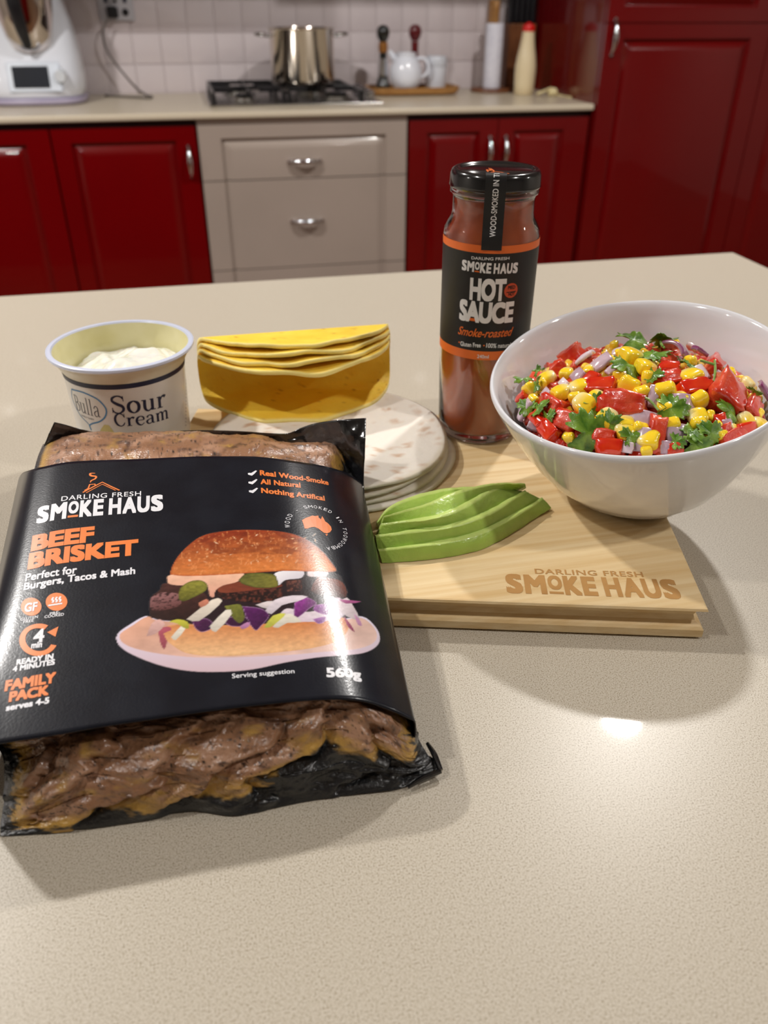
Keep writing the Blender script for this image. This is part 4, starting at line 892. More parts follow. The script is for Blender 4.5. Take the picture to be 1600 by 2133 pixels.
oni = [(640, 108, 75, 80, 1.2, 1.0, 'dark purple onion wedge at the very top of the salsa'), (520, 310, 95, 130, 1.5, .25, 'upright layered onion piece with lilac edges on the upper left'), (430, 270, 85, 100, .6, 0, 'white onion piece by the tall tomato on the upper left'),
 (385, 382, 95, 70, .4, .4, 'crumpled purple and white onion bit on the left slope'), (192, 497, 90, 50, .5, .2, 'pale lilac onion bit beside the corn on the left'), (55, 595, 90, 110, 2.0, .2, 'white onion slice against the left rim'),
 (632, 238, 75, 45, .2, .1, 'whitish onion bit below the top corn'), (855, 520, 50, 110, 1.5, .3, 'thin lilac onion strip standing between two corn kernels'), (1045, 580, 130, 120, -.6, .35, 'purple edged onion wedge right of centre'),
 (1010, 235, 190, 80, .8, .75, 'long purple onion strip on the upper right'), (1135, 265, 70, 75, 1.5, 1.0, 'small vivid purple onion curl on the upper right'), (1150, 372, 115, 80, .2, 0, 'translucent white onion square on the right'),
 (1270, 390, 110, 60, .3, .3, 'lilac onion slice over the big ragged tomato'), (1522, 500, 90, 90, .3, .95, 'purple onion cube at the far right rim'), (775, 660, 190, 90, -.25, .3, 'broad lilac onion petal in the front middle'),
 (785, 785, 110, 110, .5, .25, 'lilac onion square behind a small leaf at the near rim'), (1010, 752, 125, 95, .2, .3, 'rounded lilac onion piece in the front centre'), (1312, 692, 95, 50, .1, .4, 'small lilac onion bit by the right rim'),
 (598, 355, 45, 60, 1, .2, 'tiny onion bit left of the middle leaf'), (300, 432, 80, 40, 0, 0, 'clear onion bit over the left corn'), (1100, 215, 65, 60, .5, 0, 'white onion corner on the upper right'), (690, 833, 70, 50, -.4, .1, 'onion edge at the near rim beside the tomato wedge'), (932, 835, 55, 60, .5, .4, 'small onion edge beside the upright tomato sliver')]
for i, (x, y, w, h, sp, pu, lb) in enumerate(oni):
    k = .46 / (F_PX * 3.077); V, Fc, C_ = onion_mesh(i, w * k * 1.25, h * k * 1.35, pu)
    o = obj('onion_piece', V, Fc, SM['onion'], colors=C_); place(o, *q5(x, y), .0048 + .003 * (pu > .7), 0, (rg.uniform(.2, .5), rg.uniform(-.3, .3))); tag(o, lb, 'onion', 'onion pieces in the salsa')
lea = [(500, 150, 150, 1.6, 'large flat coriander leaf at the top left of the heap'), (740, 190, 175, 3.0, 'dark curled coriander leaf across the top of the heap'), (915, 190, 140, .5, 'coriander leaf with a stem at the top right'), (850, 280, 160, -1.2, 'wet coriander leaf just right of the crown'),
 (690, 350, 160, 2.6, 'pale jagged coriander leaf in the middle'), (850, 410, 95, -1.8, 'small rolled coriander leaf above the central corn'), (580, 150, 70, .4, 'small coriander leaf under the dark onion wedge'), (430, 155, 60, 2.8, 'tiny dark coriander leaf at the upper left edge'), (145, 378, 60, 1.6, 'upright coriander tip at the left edge'),
 (75, 430, 100, 2.8, 'coriander leaf folded over the leftmost corn'), (145, 465, 85, -.8, 'dark coriander blade beside the leftmost corn'), (85, 600, 100, 1.3, 'coriander sliver against the left rim'), (160, 605, 115, -.7, 'coriander leaf above the left tomato wedge'), (215, 665, 90, -1, 'narrow coriander leaf lying over the left tomato wedge'),
 (460, 755, 215, .5, 'big jagged coriander leaf at the front left'), (585, 705, 130, .4, 'pale coriander leaf beside the front corn'), (712, 780, 95, .7, 'small coriander leaf on the front onion square'), (960, 612, 155, -.1, 'dark toothed coriander leaf right of the central tomato'), (1105, 755, 130, 2.5, 'pale green wet coriander leaf at the front right'), (1195, 760, 130, .4, 'bright glossy coriander leaf at the front right rim'),
 (1462, 500, 75, 1, 'small coriander leaf by the purple onion cube'), (1080, 345, 85, 1.8, 'thin coriander leaf between onion and tomato on the right'), (1310, 625, 130, .1, 'ragged coriander leaf below the big tomato on the right'), (985, 812, 85, -.4, 'little coriander sprig at the near rim'), (510, 575, 110, 1.2, 'dark coriander leaf behind the upright corn'), (1110, 832, 130, 0, 'coriander leaf edge along the near rim')]
for i, (x, y, s, sp, lb) in enumerate(lea):
    k = .45 / (F_PX * 3.077) / 2 * 1.42; V, Fc = leaf_mesh(i, s * k); o = obj('coriander_leaf', V, Fc, SM['leaf']); place(o, *q5(x, y), .0074, sp, (rg.uniform(.25, .7), rg.uniform(-.3, .3))); tag(o, lb, 'herb leaf', 'coriander leaves in the salsa')
LAND = [(x, y, lb) for x, y, w, h, sp, kd, lb in tom] + [(x, y, lb) for x, y, w, h, sp, pu, lb in oni] + [(x, y, lb) for x, y, s, sp, lb in lea]
seen = set()
for o, x, y in KER:
    for q in sorted(LAND, key=lambda q: (q[0] - x) ** 2 + 2 * (q[1] - y) ** 2)[:6]:
        ddx, ddy = x - q[0], (y - q[1]) * 1.3
        rel = ('right of' if ddx > 0 else 'left of') if abs(ddx) > abs(ddy) else ('below' if ddy > 0 else 'above')
        w = q[2].split()[:10]
        while w[-1] in ('the', 'of', 'at', 'a', 'by', 'to', 'two', 'in', 'and', 'on', 'over', 'with', 'under', 'against', 'behind', 'between', 'beside', 'near', 'front', 'lying', 'from', 'just', 'left', 'right', 'upper', 'far', 'very', 'late'): w.pop()
        lb = 'yellow corn kernel %s the %s' % (rel, ' '.join(w))
        if lb not in seen: break
    seen.add(lb); o['label'] = lb
M_STEM = mat('green_stem', (110, 146, 62), rough=.3, coat=.5, rgb2=(134, 164, 84), scale=200)
for P, lb in (([(730, 540), (800, 565), (865, 635)], 'coriander stem lying over the central tomato'), ([(1130, 315), (1200, 335), (1225, 345)], 'coriander stem at the upper right of the salsa'), ([(1222, 315), (1225, 380), (1215, 450)], 'upright coriander stem over the right tomato slice'), ([(885, 150), (882, 200), (905, 235)], 'coriander stem of the top right leaf')):
    o = MB().tube([on_mound(*q5(*p)) + np.array([0, -.003, .0075]) for p in P], [.0007, .0008, .0006], 8, sm=5).build('herb_sprig', M_STEM); tag(o, lb, 'herb stem')
# the unseen rest of the heap: small mixed dice and juice
for nm, mt, cnt, mk in (('diced_tomato', SM['tomato'], 190, lambda i: chunk_mesh(i % 7, .0050, .0042, .0036, .2)), ('loose_corn', mat('corn_under', (255, 204, 40), rough=.2, coat=.7, rgb2=(255, 224, 110), scale=150), 130, lambda i: CORN[0]), ('chopped_onion', SM['onion'], 90, None), ('chopped_coriander', SM['leaf'], 90, lambda i: leaf_mesh(i % 5, .0048))):
    Vt = []; Ft = []; Ct = []; cache = {}
    for i in range(cnt):
        a = rg.uniform(0, 2 * PI); r = math.sqrt(rg.random()) * .0665; x, y = MC[0] + r * math.cos(a), MC[1] + r * math.sin(a)
        kk = i % 7
        if kk not in cache: cache[kk] = mk(i) if mk else onion_mesh(i, .008, .007, rg.random() * .6)
        d = cache[kk]; n = mnormal(x, y)
        M = Matrix.Translation((x, y, mound(x, y) - rg.uniform(.0015, .006) * (1 if nm != 'chopped_coriander' else .3))) @ Matrix.Rotation(rg.uniform(0, 6.3), 4, 'Z') @ Matrix.Rotation(rg.uniform(-.7, .7), 4, 'X') @ Matrix.Rotation(rg.uniform(-.7, .7), 4, 'Y')
        b0_ = len(Vt); Vt += [tuple(M @ Vector(v)) for v in d[0]]; Ft += [tuple(b0_ + q for q in f) for f in d[1]]
        if not mk: Ct += list(d[2])
    o = obj(nm, Vt, Ft, mt, colors=np.array(Ct) if Ct else None); tag(o, {'diced_tomato': 'small tomato dice filling the salsa between the larger pieces', 'loose_corn': 'corn kernels buried in the salsa under the larger pieces', 'chopped_onion': 'chopped purple and white onion mixed through the salsa', 'chopped_coriander': 'chopped green coriander mixed through the salsa'}[nm], 'salsa', None, 'stuff')
V = []; n = 48
for i in range(25):
    for k in range(n):
        r = .0680 * i / 24; x, y = MC[0] + r * math.cos(2 * PI * k / n), MC[1] + r * math.sin(2 * PI * k / n); V.append((x, y, mound(x, y) - .007))
o = obj('salsa_juice', V, gridfaces(25, n, True), mat('salsa_juice', (150, 34, 20), rough=.12, coat=1, rgb2=(92, 18, 10), scale=90, bump=.001, bscale=120)); tag(o, 'red tomato juice between the salsa pieces', 'juice', None, 'stuff')

# ------------------------------------------------------------------ avocado, sliced and fanned
M_AVO = mat('avocado_flesh', (160, 196, 76), rough=.3, coat=.5, attr='paint', bump=.0004, bscale=420, sss=.15)
def loft_px(name, label, secs, group, skin=None):
    """secs: rows of outline curves (lists of (px, py, z)), joined into a closed slice"""
    rows = [resample(spline([at(*p) for p in r], 8), 60) for r in secs]; R = np.array(rows)
    V = R.reshape(-1, 3); nr = len(rows); Fc = [f for f in gridfaces(nr, 60)] + [((nr - 1) * 60 + j, (nr - 1) * 60 + j + 1, j + 1, j) for j in range(59)]
    Fc += [tuple(i * 60 for i in range(nr)), tuple(i * 60 + 59 for i in range(nr))[::-1]]
    return V, Fc
slices = [
 dict(lb='front avocado slice of the fan, its long cut side facing the viewer', bot=[(796, 1173, .9204), (893, 1166, .9204), (985, 1150, .9204), (1036, 1129, .9204), (1082, 1102, .9204), (1110, 1083, .9206), (1149, 1058, .922)], top=[(789, 1147, .9265), (864, 1140, .928), (950, 1127, .928), (1008, 1110, .928), (1065, 1082, .928), (1108, 1056, .9275), (1132, 1039, .927)], rid=9),
 dict(lb='second avocado slice from the front of the fan', bot=[(787, 1150, .9225), (864, 1143, .9245), (950, 1130, .9245), (1008, 1113, .9245), (1065, 1085, .9245), (1104, 1060, .924), (1130, 1042, .9235)], top=[(783, 1118, .930), (864, 1109, .9335), (936, 1100, .934), (993, 1083, .934), (1036, 1064, .9335), (1071, 1040, .933), (1097, 1024, .932)], rid=9),
 dict(lb='third avocado slice from the front of the fan', bot=[(784, 1121, .926), (864, 1112, .9295), (936, 1103, .930), (993, 1086, .930), (1036, 1067, .9295), (1071, 1044, .929), (1102, 1026, .928)], top=[(796, 1094, .933), (856, 1087, .9375), (907, 1080, .939), (956, 1064, .939), (993, 1043, .9385), (1020, 1026, .938), (1044, 1016, .937)], rid=8),
 dict(lb='fourth avocado slice from the front with a thin ridge', bot=[(794, 1098, .928), (856, 1091, .933), (907, 1084, .935), (956, 1068, .935), (993, 1048, .934), (1045, 1028, .933), (1096, 1017, .931)], top=[(800, 1078, .935), (850, 1064, .939), (900, 1050, .941), (940, 1032, .9415), (990, 1018, .941), (1045, 1008, .940), (1094, 1010, .937)], rid=5),
 dict(lb='hindmost smooth avocado slice closing the fan', bot=[(788, 1098, .922), (850, 1078, .930), (910, 1056, .934), (960, 1038, .935), (1030, 1022, .933), (1090, 1016, .930)], top=[(786, 1090, .930), (812, 1060, .935), (870, 1036, .938), (940, 1021, .939), (1000, 1017, .939), (1045, 1012, .938)], rid=6)]
for i, s in enumerate(slices):
    bot = s['bot']; top = s['top']
    mid = [((b[0] + q[0]) / 2, (b[1] + q[1]) / 2, (b[2] + q[2]) / 2 + .0005) for b, q in zip(bot, top)]
    Rb, Rm, Rt = (resample(spline([at(*p) for p in r], 8), 60) for r in (bot, mid, top))
    back = Rt + np.array([0, .0001 * s['rid'] * 4.5, .0006]); ta = np.linspace(0, 1, 60)[:, None]
    wv = np.sin(PI * np.clip(ta, .04, .96)); back = Rt + np.array([-.0010, .0042, -.0002]) * (.35 + .65 * wv) * s['rid'] / 8
    bb = Rb + np.array([-.002, .010, 0]) * (.3 + .7 * wv); bb[:, 2] = np.maximum(.9204, Rb[:, 2] - .004); bm_ = (back + bb) / 2 + np.array([0, .002, 0]) * wv
    rows = [Rb]
    for q in np.linspace(.12, .92, 8): rows.append(Rb * (1 - q) + Rt * q + np.array([0, -.0006, .0006]) * math.sin(PI * q) * wv)
    rows += [Rt, Rt * .5 + back * .5 + np.array([0, 0, .0005]), back, back * .6 + bm_ * .4, bm_, bb]
    R = np.array(rows); nr = len(rows); V = R.reshape(-1, 3)
    V = V + (fbm(V[:, 0] * 260 + i, V[:, 1] * 260 + V[:, 2] * 200) - .5)[:, None] * np.array([.0006, .0006, .0006]); V[:, 2] = np.maximum(V[:, 2], .9202)
    Fc = gridfaces(nr, 60, False) + [((nr - 1) * 60 + j, (nr - 1) * 60 + j + 1, j + 1, j) for j in range(59)] + [tuple(k * 60 for k in range(nr))[::-1], tuple(k * 60 + 59 for k in range(nr))]
    Fc = [f[::-1] for f in Fc]
    rim = np.zeros((nr, 60)); rim[9:12] = 1; rim[0] = .0; col = np.zeros((nr, 60, 3)); cA, cB, cD = (np.array(lin(c)) for c in ((172, 204, 92), (206, 226, 132), (118, 156, 60)))
    col[:] = cA; col = col * (1 - rim[..., None] * .75) + cB * rim[..., None] * .75
    endd = np.clip((np.linspace(0, 1, 60) - .93) * 12, 0, 1)[None, :, None] * .8; col = col * (1 - endd) + cD * endd
    nz = fbm(V[:, 0] * 300, V[:, 1] * 300, 3).reshape(nr, 60, 1); col = col * (.9 + .2 * nz)
    o = obj('avocado_slice', V, Fc, M_AVO, colors=col.reshape(-1, 3), flat_angle=55); tag(o, s['lb'], 'avocado slice')

# ------------------------------------------------------------------ beef brisket pack
pk = empty('brisket_pack', (-.02, .33, .9), 'vacuum pack of cooked beef in a printed black card sleeve leaning on the bamboo board', 'meat pack')
# rows of the vacuum packed slab, from the far end over the top to the near hem on the worktop: (px, py, z)
ROWS = [
 [(84, 950, .930), (150, 925, .934), (250, 918, .936), (340, 917, .937), (430, 917, .937), (530, 919, .937), (600, 940, .935), (660, 940, .932), (712, 948, .928), (735, 975, .925), (748, 1000, .922)],
 [(90, 926, .950), (160, 907, .956), (250, 903, .9585), (340, 902, .959), (430, 903, .959), (535, 905, .9585), (598, 924, .9555), (655, 925, .952), (700, 926, .948), (725, 962, .941), (745, 1005, .932)],
 [(78, 955, .957), (155, 930, .963), (250, 924, .965), (340, 922, .966), (430, 923, .966), (530, 926, .9655), (600, 940, .961), (650, 945, .957), (692, 948, .953), (716, 978, .942), (742, 1022, .932)],
 [(66, 1000, .958), (150, 985, .9625), (250, 980, .9645), (340, 978, .965), (430, 978, .965), (530, 982, .964), (600, 990, .9605), (655, 1000, .955), (700, 1015, .949), (730, 1040, .938), (745, 1060, .930)],
 [(40, 1160, .949), (120, 1155, .953), (220, 1150, .9545), (330, 1145, .955), (430, 1145, .955), (530, 1145, .9535), (620, 1150, .951), (690, 1155, .945), (735, 1165, .939), (760, 1180, .931), (775, 1200, .922)],
 [(10, 1380, .938), (100, 1370, .942), (210, 1350, .944), (310, 1340, .945), (420, 1330, .945), (520, 1325, .944), (620, 1325, .942), (710, 1330, .938), (770, 1340, .932), (810, 1355, .926), (825, 1370, .917)],
 [(-12, 1530, .920), (62, 1522, .925), (150, 1500, .932), (260, 1488, .934), (380, 1470, .9355), (500, 1455, .937), (620, 1445, .9375), (720, 1440, .936), (800, 1460, .929), (846, 1490, .920), (862, 1500, .914)],
 [(4, 1575, .917), (70, 1562, .921), (140, 1532, .931), (260, 1520, .9335), (380, 1514, .933), (480, 1497, .934), (600, 1485, .9355), (700, 1462, .937), (790, 1498, .930), (846, 1548, .918), (872, 1530, .9125)],
 [(8, 1640, .910), (72, 1640, .9155), (165, 1600, .925), (280, 1600, .924), (390, 1592, .923), (490, 1585, .922), (600, 1560, .924), (710, 1540, .925), (800, 1560, .9195), (858, 1585, .909), (890, 1568, .9065)],
 [(3, 1705, .9035), (80, 1708, .9065), (185, 1675, .912), (290, 1660, .913), (400, 1645, .912), (500, 1640, .9115), (610, 1625, .911), (720, 1600, .911), (810, 1600, .908), (875, 1602, .9045), (910, 1585, .9035)],
 [(0, 1742, .9007), (85, 1737, .9007), (200, 1724, .9007), (300, 1709, .9007), (398, 1690, .9007), (500, 1698, .9007), (620, 1673, .9007), (730, 1656, .9007), (830, 1643, .9007), (885, 1625, .9007), (918, 1607, .9007)]]
nc = 330
Rw = np.array([resample(spline([at(*p) for p in r], 24), nc) for r in ROWS])          # rows x nc x 3
seg = [8, 10, 10, 16, 22, 22, 16, 26, 26, 22]
dense = []
for j in range(nc): dense.append(spline(Rw[:, j], 24))
D = np.array(dense).transpose(1, 0, 2)                                                 # rows*24+1 x nc x 3
idx = []
for i, n_ in enumerate(seg): idx += [int(round(i * 24 + 24 * k / n_)) for k in range(n_)]
idx.append(240); D = D[idx]; nr = len(D)
rowpos = np.array(idx) / 24.0
S_, T_ = np.meshgrid(np.linspace(0, 1, nc), rowpos)
dx = np.gradient(D, axis=1); dy = np.gradient(D, axis=0); Nn = np.cross(dx, dy); Nn /= np.linalg.norm(Nn, axis=2)[..., None] + 1e-12
if Nn[nr // 2, nc // 2, 2] < 0: Nn = -Nn
X, Y, Zc = D[..., 0], D[..., 1], D[..., 2]
vis = np.clip(1 - np.abs(T_ - 4.5) / 2.2, 0, 1)                                         # the part under the sleeve stays flat
amp = (1 - vis) * np.clip((10 - T_) * 1.4, 0.15, 1) * np.clip(np.minimum(S_ * 14, (1 - S_) * 10), .2, 1)
warp = fbm(S_ * 5 + 3, T_ * .8 + 7)
phi = (S_ * 6.2 + (T_ - 6) * .38 + warp * 2.0) % 1; ridge = phi ** .8 * (1 - np.clip((phi - .84) / .16, 0, 1) ** 1.5)
ridge2 = 1 - np.abs(2 * vnoise(S_ * 22 + T_ * 1.2, T_ * 1.5 + 5) - 1); ridge2 = ridge2 ** 6
disp = amp * (.0026 * (fbm(S_ * 9, T_ * 1.6 + 2) - .5) * 2 + .0064 * (ridge - .45) * np.clip((T_ - 6) / 1.2, 0, 1) + .0008 * ridge2 + .0004 * (fbm(S_ * 90, T_ * 11) - .5) + .0003 * (vnoise(S_ * 260, T_ * 30) - .5))
D2 = D + Nn * disp[..., None]; D2[..., 2] = np.maximum(D2[..., 2], .9005)
# what shows through the clear film: brown spiced meat, golden jelly, black backing
c_meat = np.array(lin((148, 106, 76))); c_pink = np.array(lin((182, 140, 112))); c_dark = np.array(lin((74, 50, 40))); c_gold = np.array(lin((190, 148, 70))); c_blk = np.array(lin((13, 16, 20))); c_pep = np.array(lin((30, 24, 22)))
n1 = fbm(S_ * 14 + 2, T_ * 2.2 + 1); n2 = fbm(S_ * 60, T_ * 9); n3 = vnoise(S_ * 210 + 4, T_ * 26 + 3); n4 = fbm(S_ * 30 + 40, T_ * 5 + 11)
def mixc(a, b, w): w = np.clip(w, 0, 1)[..., None]; return a * (1 - w) + b * w
col = mixc(c_meat[None, None] * np.ones(D.shape), c_pink, (n1 - .45) * 4); col = mixc(col, c_dark, (n4 - .60) * 4); col = mixc(col, c_dark, (n2 - .62) * 4)
col = mixc(col, c_pep, (n3 - .80) * 9 * (n1 > .4)); col = mixc(col, c_gold, (fbm(S_ * 18 + 60, T_ * 3 + 30) - .66) * 4)
hem = T_ - (np.interp(S_, [0, .35, .44, .55, .68, .8, .9, 1], [9.75, 9.5, 9.2, 9.0, 8.15, 8.3, 8.0, 7.4]) + .45 * (n1 - .5) * 2 + .35 * (n2 - .5) + .3 * (ridge - .5))
hem = np.maximum(hem, (S_ - .945) * 14 + (n2 - .5)); hem = np.maximum(hem, (.045 - S_) * 14 + (n2 - .5) * .8)
hem = np.where(T_ < 3.5, np.maximum((S_ - .90) * 14 + (n2 - .5), (.02 - S_) * 20), hem)
col = mixc(col, c_gold, (hem + .5) * 2.6 * (.4 + 1.0 * n2)); col = mixc(col, c_blk, hem * 5)
M_BEEF = mat('packed_beef', (142, 104, 84), rough=.42, spec=.5, coat=.8, coat_rough=.14, attr='paint', bump=.0005, bscale=600)
obj('beef', D2.reshape(-1, 3), gridfaces(nr, nc), M_BEEF, pk, colors=col.reshape(-1, 3))
M_FILM = mat('black_film', (10, 11, 14), rough=.18, coat=.9, coat_rough=.04, rgb2=(14, 15, 19), scale=40, bump=.0006, bscale=90)
# black backing film standing up behind the slab
FR = [[(113, 879, .966), (135, 884, .962), (170, 894, .957), (215, 903, .9525), (262, 904, .951), (330, 899, .951), (420, 896, .952), (500, 898, .952), (560, 902, .9515), (600, 902, .953), (625, 892, .956), (655, 882, .961), (690, 876, .966), (725, 873, .969), (763, 871, .970)],
      [(97, 915, .957), (125, 915, .953), (165, 915, .949), (215, 916, .947), (262, 917, .946), (330, 914, .946), (420, 912, .946), (500, 914, .946), (560, 918, .946), (600, 925, .946), (630, 925, .947), (665, 925, .949), (700, 925, .952), (730, 928, .955), (761, 932, .957)],
      [(72, 975, .945), (105, 960, .942), (160, 945, .939), (215, 942, .938), (262, 941, .938), (330, 940, .938), (420, 940, .938), (500, 940, .938), (560, 945, .938), (600, 955, .937), (640, 962, .936), (675, 968, .936), (705, 975, .937), (735, 985, .938), (758, 1000, .939)],
      [(55, 1040, .934), (100, 1020, .932), (160, 1000, .930), (215, 995, .929), (262, 995, .928), (330, 995, .928), (420, 995, .928), (500, 995, .928), (560, 998, .928), (600, 1005, .927), (640, 1015, .926), (675, 1025, .926), (705, 1035, .926), (735, 1045, .926), (762, 1062, .926)]]
Rf = np.array([resample(spline([at(*p) for p in r], 14), 150) for r in FR]); Df = np.array([spline(Rf[:, j], 12) for j in range(150)]).transpose(1, 0, 2)
Sf, Tf = np.meshgrid(np.linspace(0, 1, 150), np.linspace(0, 1, Df.shape[0]))
crk = (.0016 * (fbm(Sf * 16, Tf * 5) - .5) + .0008 * (1 - np.abs(2 * vnoise(Sf * 30, Tf * 6) - 1)) ** 5) * np.clip(Tf * 6, .15, 1)
Df = Df + np.array([0, -1, .6]) * crk[..., None]
o = obj('backing_film', Df.reshape(-1, 3), gridfaces(Df.shape[0], 150), M_FILM, pk); md = o.modifiers.new('thickness', 'SOLIDIFY'); md.thickness = .0004
# folded seam at the near right corner
MB().tube([at(850, 1641, .9022), at(880, 1622, .903), at(918, 1606, .9035)], [.0006, .0014, .0012], 8, sm=4).tube([at(890, 1548, .907), at(905, 1572, .906), at(918, 1604, .904)], [.0008, .0014, .0012], 8, sm=4).build('film_seam', M_FILM, pk)

# card sleeve
NEAR = [at(-92, 1600, .915), at(-90, 1594, .926), at(-84, 1576, .9405), at(-64, 1561, .9450), at(0, 1548, .9452), at(110, 1531, .9453), at(220, 1512, .9453), at(330, 1496, .9453), at(440, 1480, .945), at(540, 1468, .945), at(620, 1460, .9445), at(700, 1456, .9435), at(760, 1461, .9405), at(815, 1479, .9345), at(850, 1495, .929), at(865, 1503, .9255)]
NEAR += [NEAR[-1] + np.array([.0006, .0004, -.006]), NEAR[-1] + np.array([.0004, .001, -.014])]
FAR = [at(36, 1020, .935), at(38, 1000, .945), at(46, 986, .955), at(60, 980, .9660), at(95, 971, .9695), at(155, 961, .9712), at(287, 956, .9720), at(400, 951, .972), at(460, 950.5, .972), at(532, 951, .971), at(600, 958.5, .968), at(664, 968.5, .961), at(700, 977, .955), at(726, 987, .949), at(745, 1000, .9425), at(754, 1009, .938)]
FAR += [FAR[-1] + np.array([.0008, 0, -.006]), FAR[-1] + np.array([.0006, 0, -.014])]
_n = spline(NEAR, 10); _f = spline(FAR, 10)
SL = Ruled(_n, _f, 220)
M_CARD = mat('black_card', (15, 17, 26), rough=.28, spec=.3, coat=.22, coat_rough=.12, rgb2=(22, 25, 34), scale=60, bump=.00004, bscale=900)
na_, nb_ = 200, 80
A, B = np.meshgrid(np.linspace(0, SL.La, na_), np.linspace(0, SL.Lb, nb_), indexing='ij')
sl = obj('card_sleeve', SL.S(A.ravel(), B.ravel()), gridfaces(na_, nb_), M_CARD, pk)
md = sl.modifiers.new('thickness', 'SOLIDIFY'); md.thickness = .0006; md.offset = -1 if sl.data.polygons[len(sl.data.polygons) // 2].normal.z > 0 else 1
UP = 1 if SL.S(np.array([.1]), np.array([.1]), .01)[0][2] > SL.S(np.array([.1]), np.array([.1]))[0][2] else -1
if UP < 0:
    _S = SL.S; SL.S = lambda a, b, off=0: _S(a, b, -off)
M_OR2 = mat('sleeve_orange', (238, 132, 62), rough=.35, coat=.25, rgb2=(234, 124, 54), scale=40)
M_WH2 = mat('sleeve_white', (236, 236, 240), rough=.35, coat=.25, rgb2=(228, 228, 234), scale=60)
q1 = lambda x, y: (x / 3.478, 860 + y / 3.478)
q2 = lambda x, y: (x / 3.478, 1200 + y / 3.478)
q4 = lambda x, y: (480 + x / 3.81, 860 + y / 3.81)
qb = lambda x, y: (220 + x / 2.667, 1080 + y / 2.667)
def st(body, p0, p1, cap, m=None, bold=.0, sp=1.0): return SL.text(body, p0, p1, cap, m or M_WH2, sl, bold, sp, perp=False)
st('DARLING FRESH', q1(443, 641), q1(1022, 600), 9.5, bold=.008, sp=1.1)
def stg(gl, p0, p1, cap, m): return SL.text('', p0, p1, cap, m, sl, perp=False, glyphs=gl)
stg(LOGO, q1(262, 800), q1(1182, 702), 31, M_WH2); stg(LBAR, q1(262, 800), q1(1182, 702), 31, M_OR2)
SL.stroke([q1(600, 578), q1(670, 540), q1(742, 503), (q1(800, 532)), q1(866, 562)], .0008, M_OR2, sl, n=1)
SL.stroke([q1(625, 580), q1(690, 545), q1(742, 518), q1(800, 545), q1(838, 562)], .0005, M_OR2, sl, n=1)
SL.stroke([q1(612, 565), q1(640, 548), q1(650, 520), q1(688, 517), q1(692, 532)], .0008, M_OR2, sl, n=1)
SL.stroke([q1(690, 438) + (.5,), q1(655, 440) + (1,), q1(660, 456) + (1.4,), q1(695, 462) + (1.2,), q1(690, 478) + (1,), q1(662, 492) + (.9,), q1(655, 506) + (.4,)], .0009, M_OR2, sl)
st('BEEF', q1(222, 1000), q1(680, 928), 29, M_OR2, .05, 1.02)
st('BRISKET', q1(198, 1131), q1(1000, 1022), 30, M_OR2, .05, 1.02)
st('Perfect for', q1(182, 1222), q1(556, 1162), 15, bold=.025)
st('Burgers, Tacos & Mash', q2(170, 104), q1(980, 1166), 14, bold=.03)
def disc(cx, cy, rx, ry, m, n=40, name='emblem'):
    c = SL.inv(cx, cy); a = SL.inv(cx + rx, cy) - c; b = SL.inv(cx, cy - ry) - c
    return SL.decal(name, [c + a * math.cos(2 * PI * k / n) + b * math.sin(2 * PI * k / n) for k in range(n)], [tuple(range(n))], m, sl, .0001)
disc(*q2(226, 222), 21.5, 18.5, M_OR2); disc(*q2(410, 186), 22.5, 18.5, M_OR2)
def st2(body, p0, p1, cap, m=None, bold=0, sp=1):
    V, Fc = text2d(body, bold, sp); o_ = SL.inv(*p0); a = SL.inv(*p1) - o_; u = SL.inv(p0[0], p0[1] - cap) - o_
    Q = o_ + V[:, :1] * a + V[:, 1:2] * np.array([0, abs(u[1])])
    return SL.decal('lettering', np.c_[Q, V[:, 2]] if V.shape[1] == 3 else Q, Fc, m or M_WH2, sl, .00022)
st2('GF', q2(176, 262), q2(268, 250), 17, bold=.03)
for k in range(3):
    x = 380 + k * 26; SL.stroke([q2(x, 196 - k * 3), q2(x + 8, 182 - k * 3), q2(x - 1, 172 - k * 3), q2(x + 8, 156 - k * 3)], .0009, M_WH2, sl, off=.00022)
SL.stroke([q2(350, 216), q2(452, 200)], .0009, M_WH2, sl, n=1, off=.00022)
st('GLUTEN', q2(148, 327), q2(275, 304), 5.6, bold=.015); st('FREE', q2(168, 345), q2(245, 331), 5.6, bold=.015)
st('PRE-', q2(360, 285), q2(435, 271), 5.6, bold=.015); st('COOKED', q2(322, 307), q2(463, 287), 5.6, bold=.015)
arc = []
for k in range(30):
    a = math.radians(-22 - (322 - 46) * k / 29.0); arc.append(q2(280 + 118 * math.cos(a), 462 - 100 * math.sin(a)))
SL.stroke(arc, .0026, M_OR2, sl, n=2)
SL.poly([q2(342, 408), q2(424, 366), q2(402, 440)], M_OR2, sl)
st('4', q2(238, 486), q2(318, 474), 26, bold=.03); st('min', q2(225, 525), q2(304, 514), 12, bold=.04)
st('READY IN', q2(118, 645), q2(386, 600), 10.5, bold=.045); st('4 MINUTES', q2(90, 695), q2(397, 640), 10.5, bold=.045)
st('FAMILY', q2(32, 833), q2(402, 768), 20, M_OR2, .05); st('PACK', q2(62, 911), q2(352, 858), 19, M_OR2, .05); st('serves 4-5', q2(42, 978), q2(356, 920), 12, bold=.04)
st('Real Wood-Smoke', q4(235, 495), q4(780, 574), 10, M_OR2, .035, 1.02); st('All Natural', q4(240, 565), q4(558, 594), 10, M_OR2, .035, 1.02); st('Nothing Artifical', q4(245, 635), q4(750, 698), 10, M_OR2, .035, 1.02)
for k in range(3): SL.stroke([q4(148 + k * 4, 478 + k * 69) + (.8,), q4(162 + k * 4, 492 + k * 69) + (1.3,), q4(206 + k * 4, 460 + k * 69) + (.5,)], .0016, M_WH2, sl, n=2)
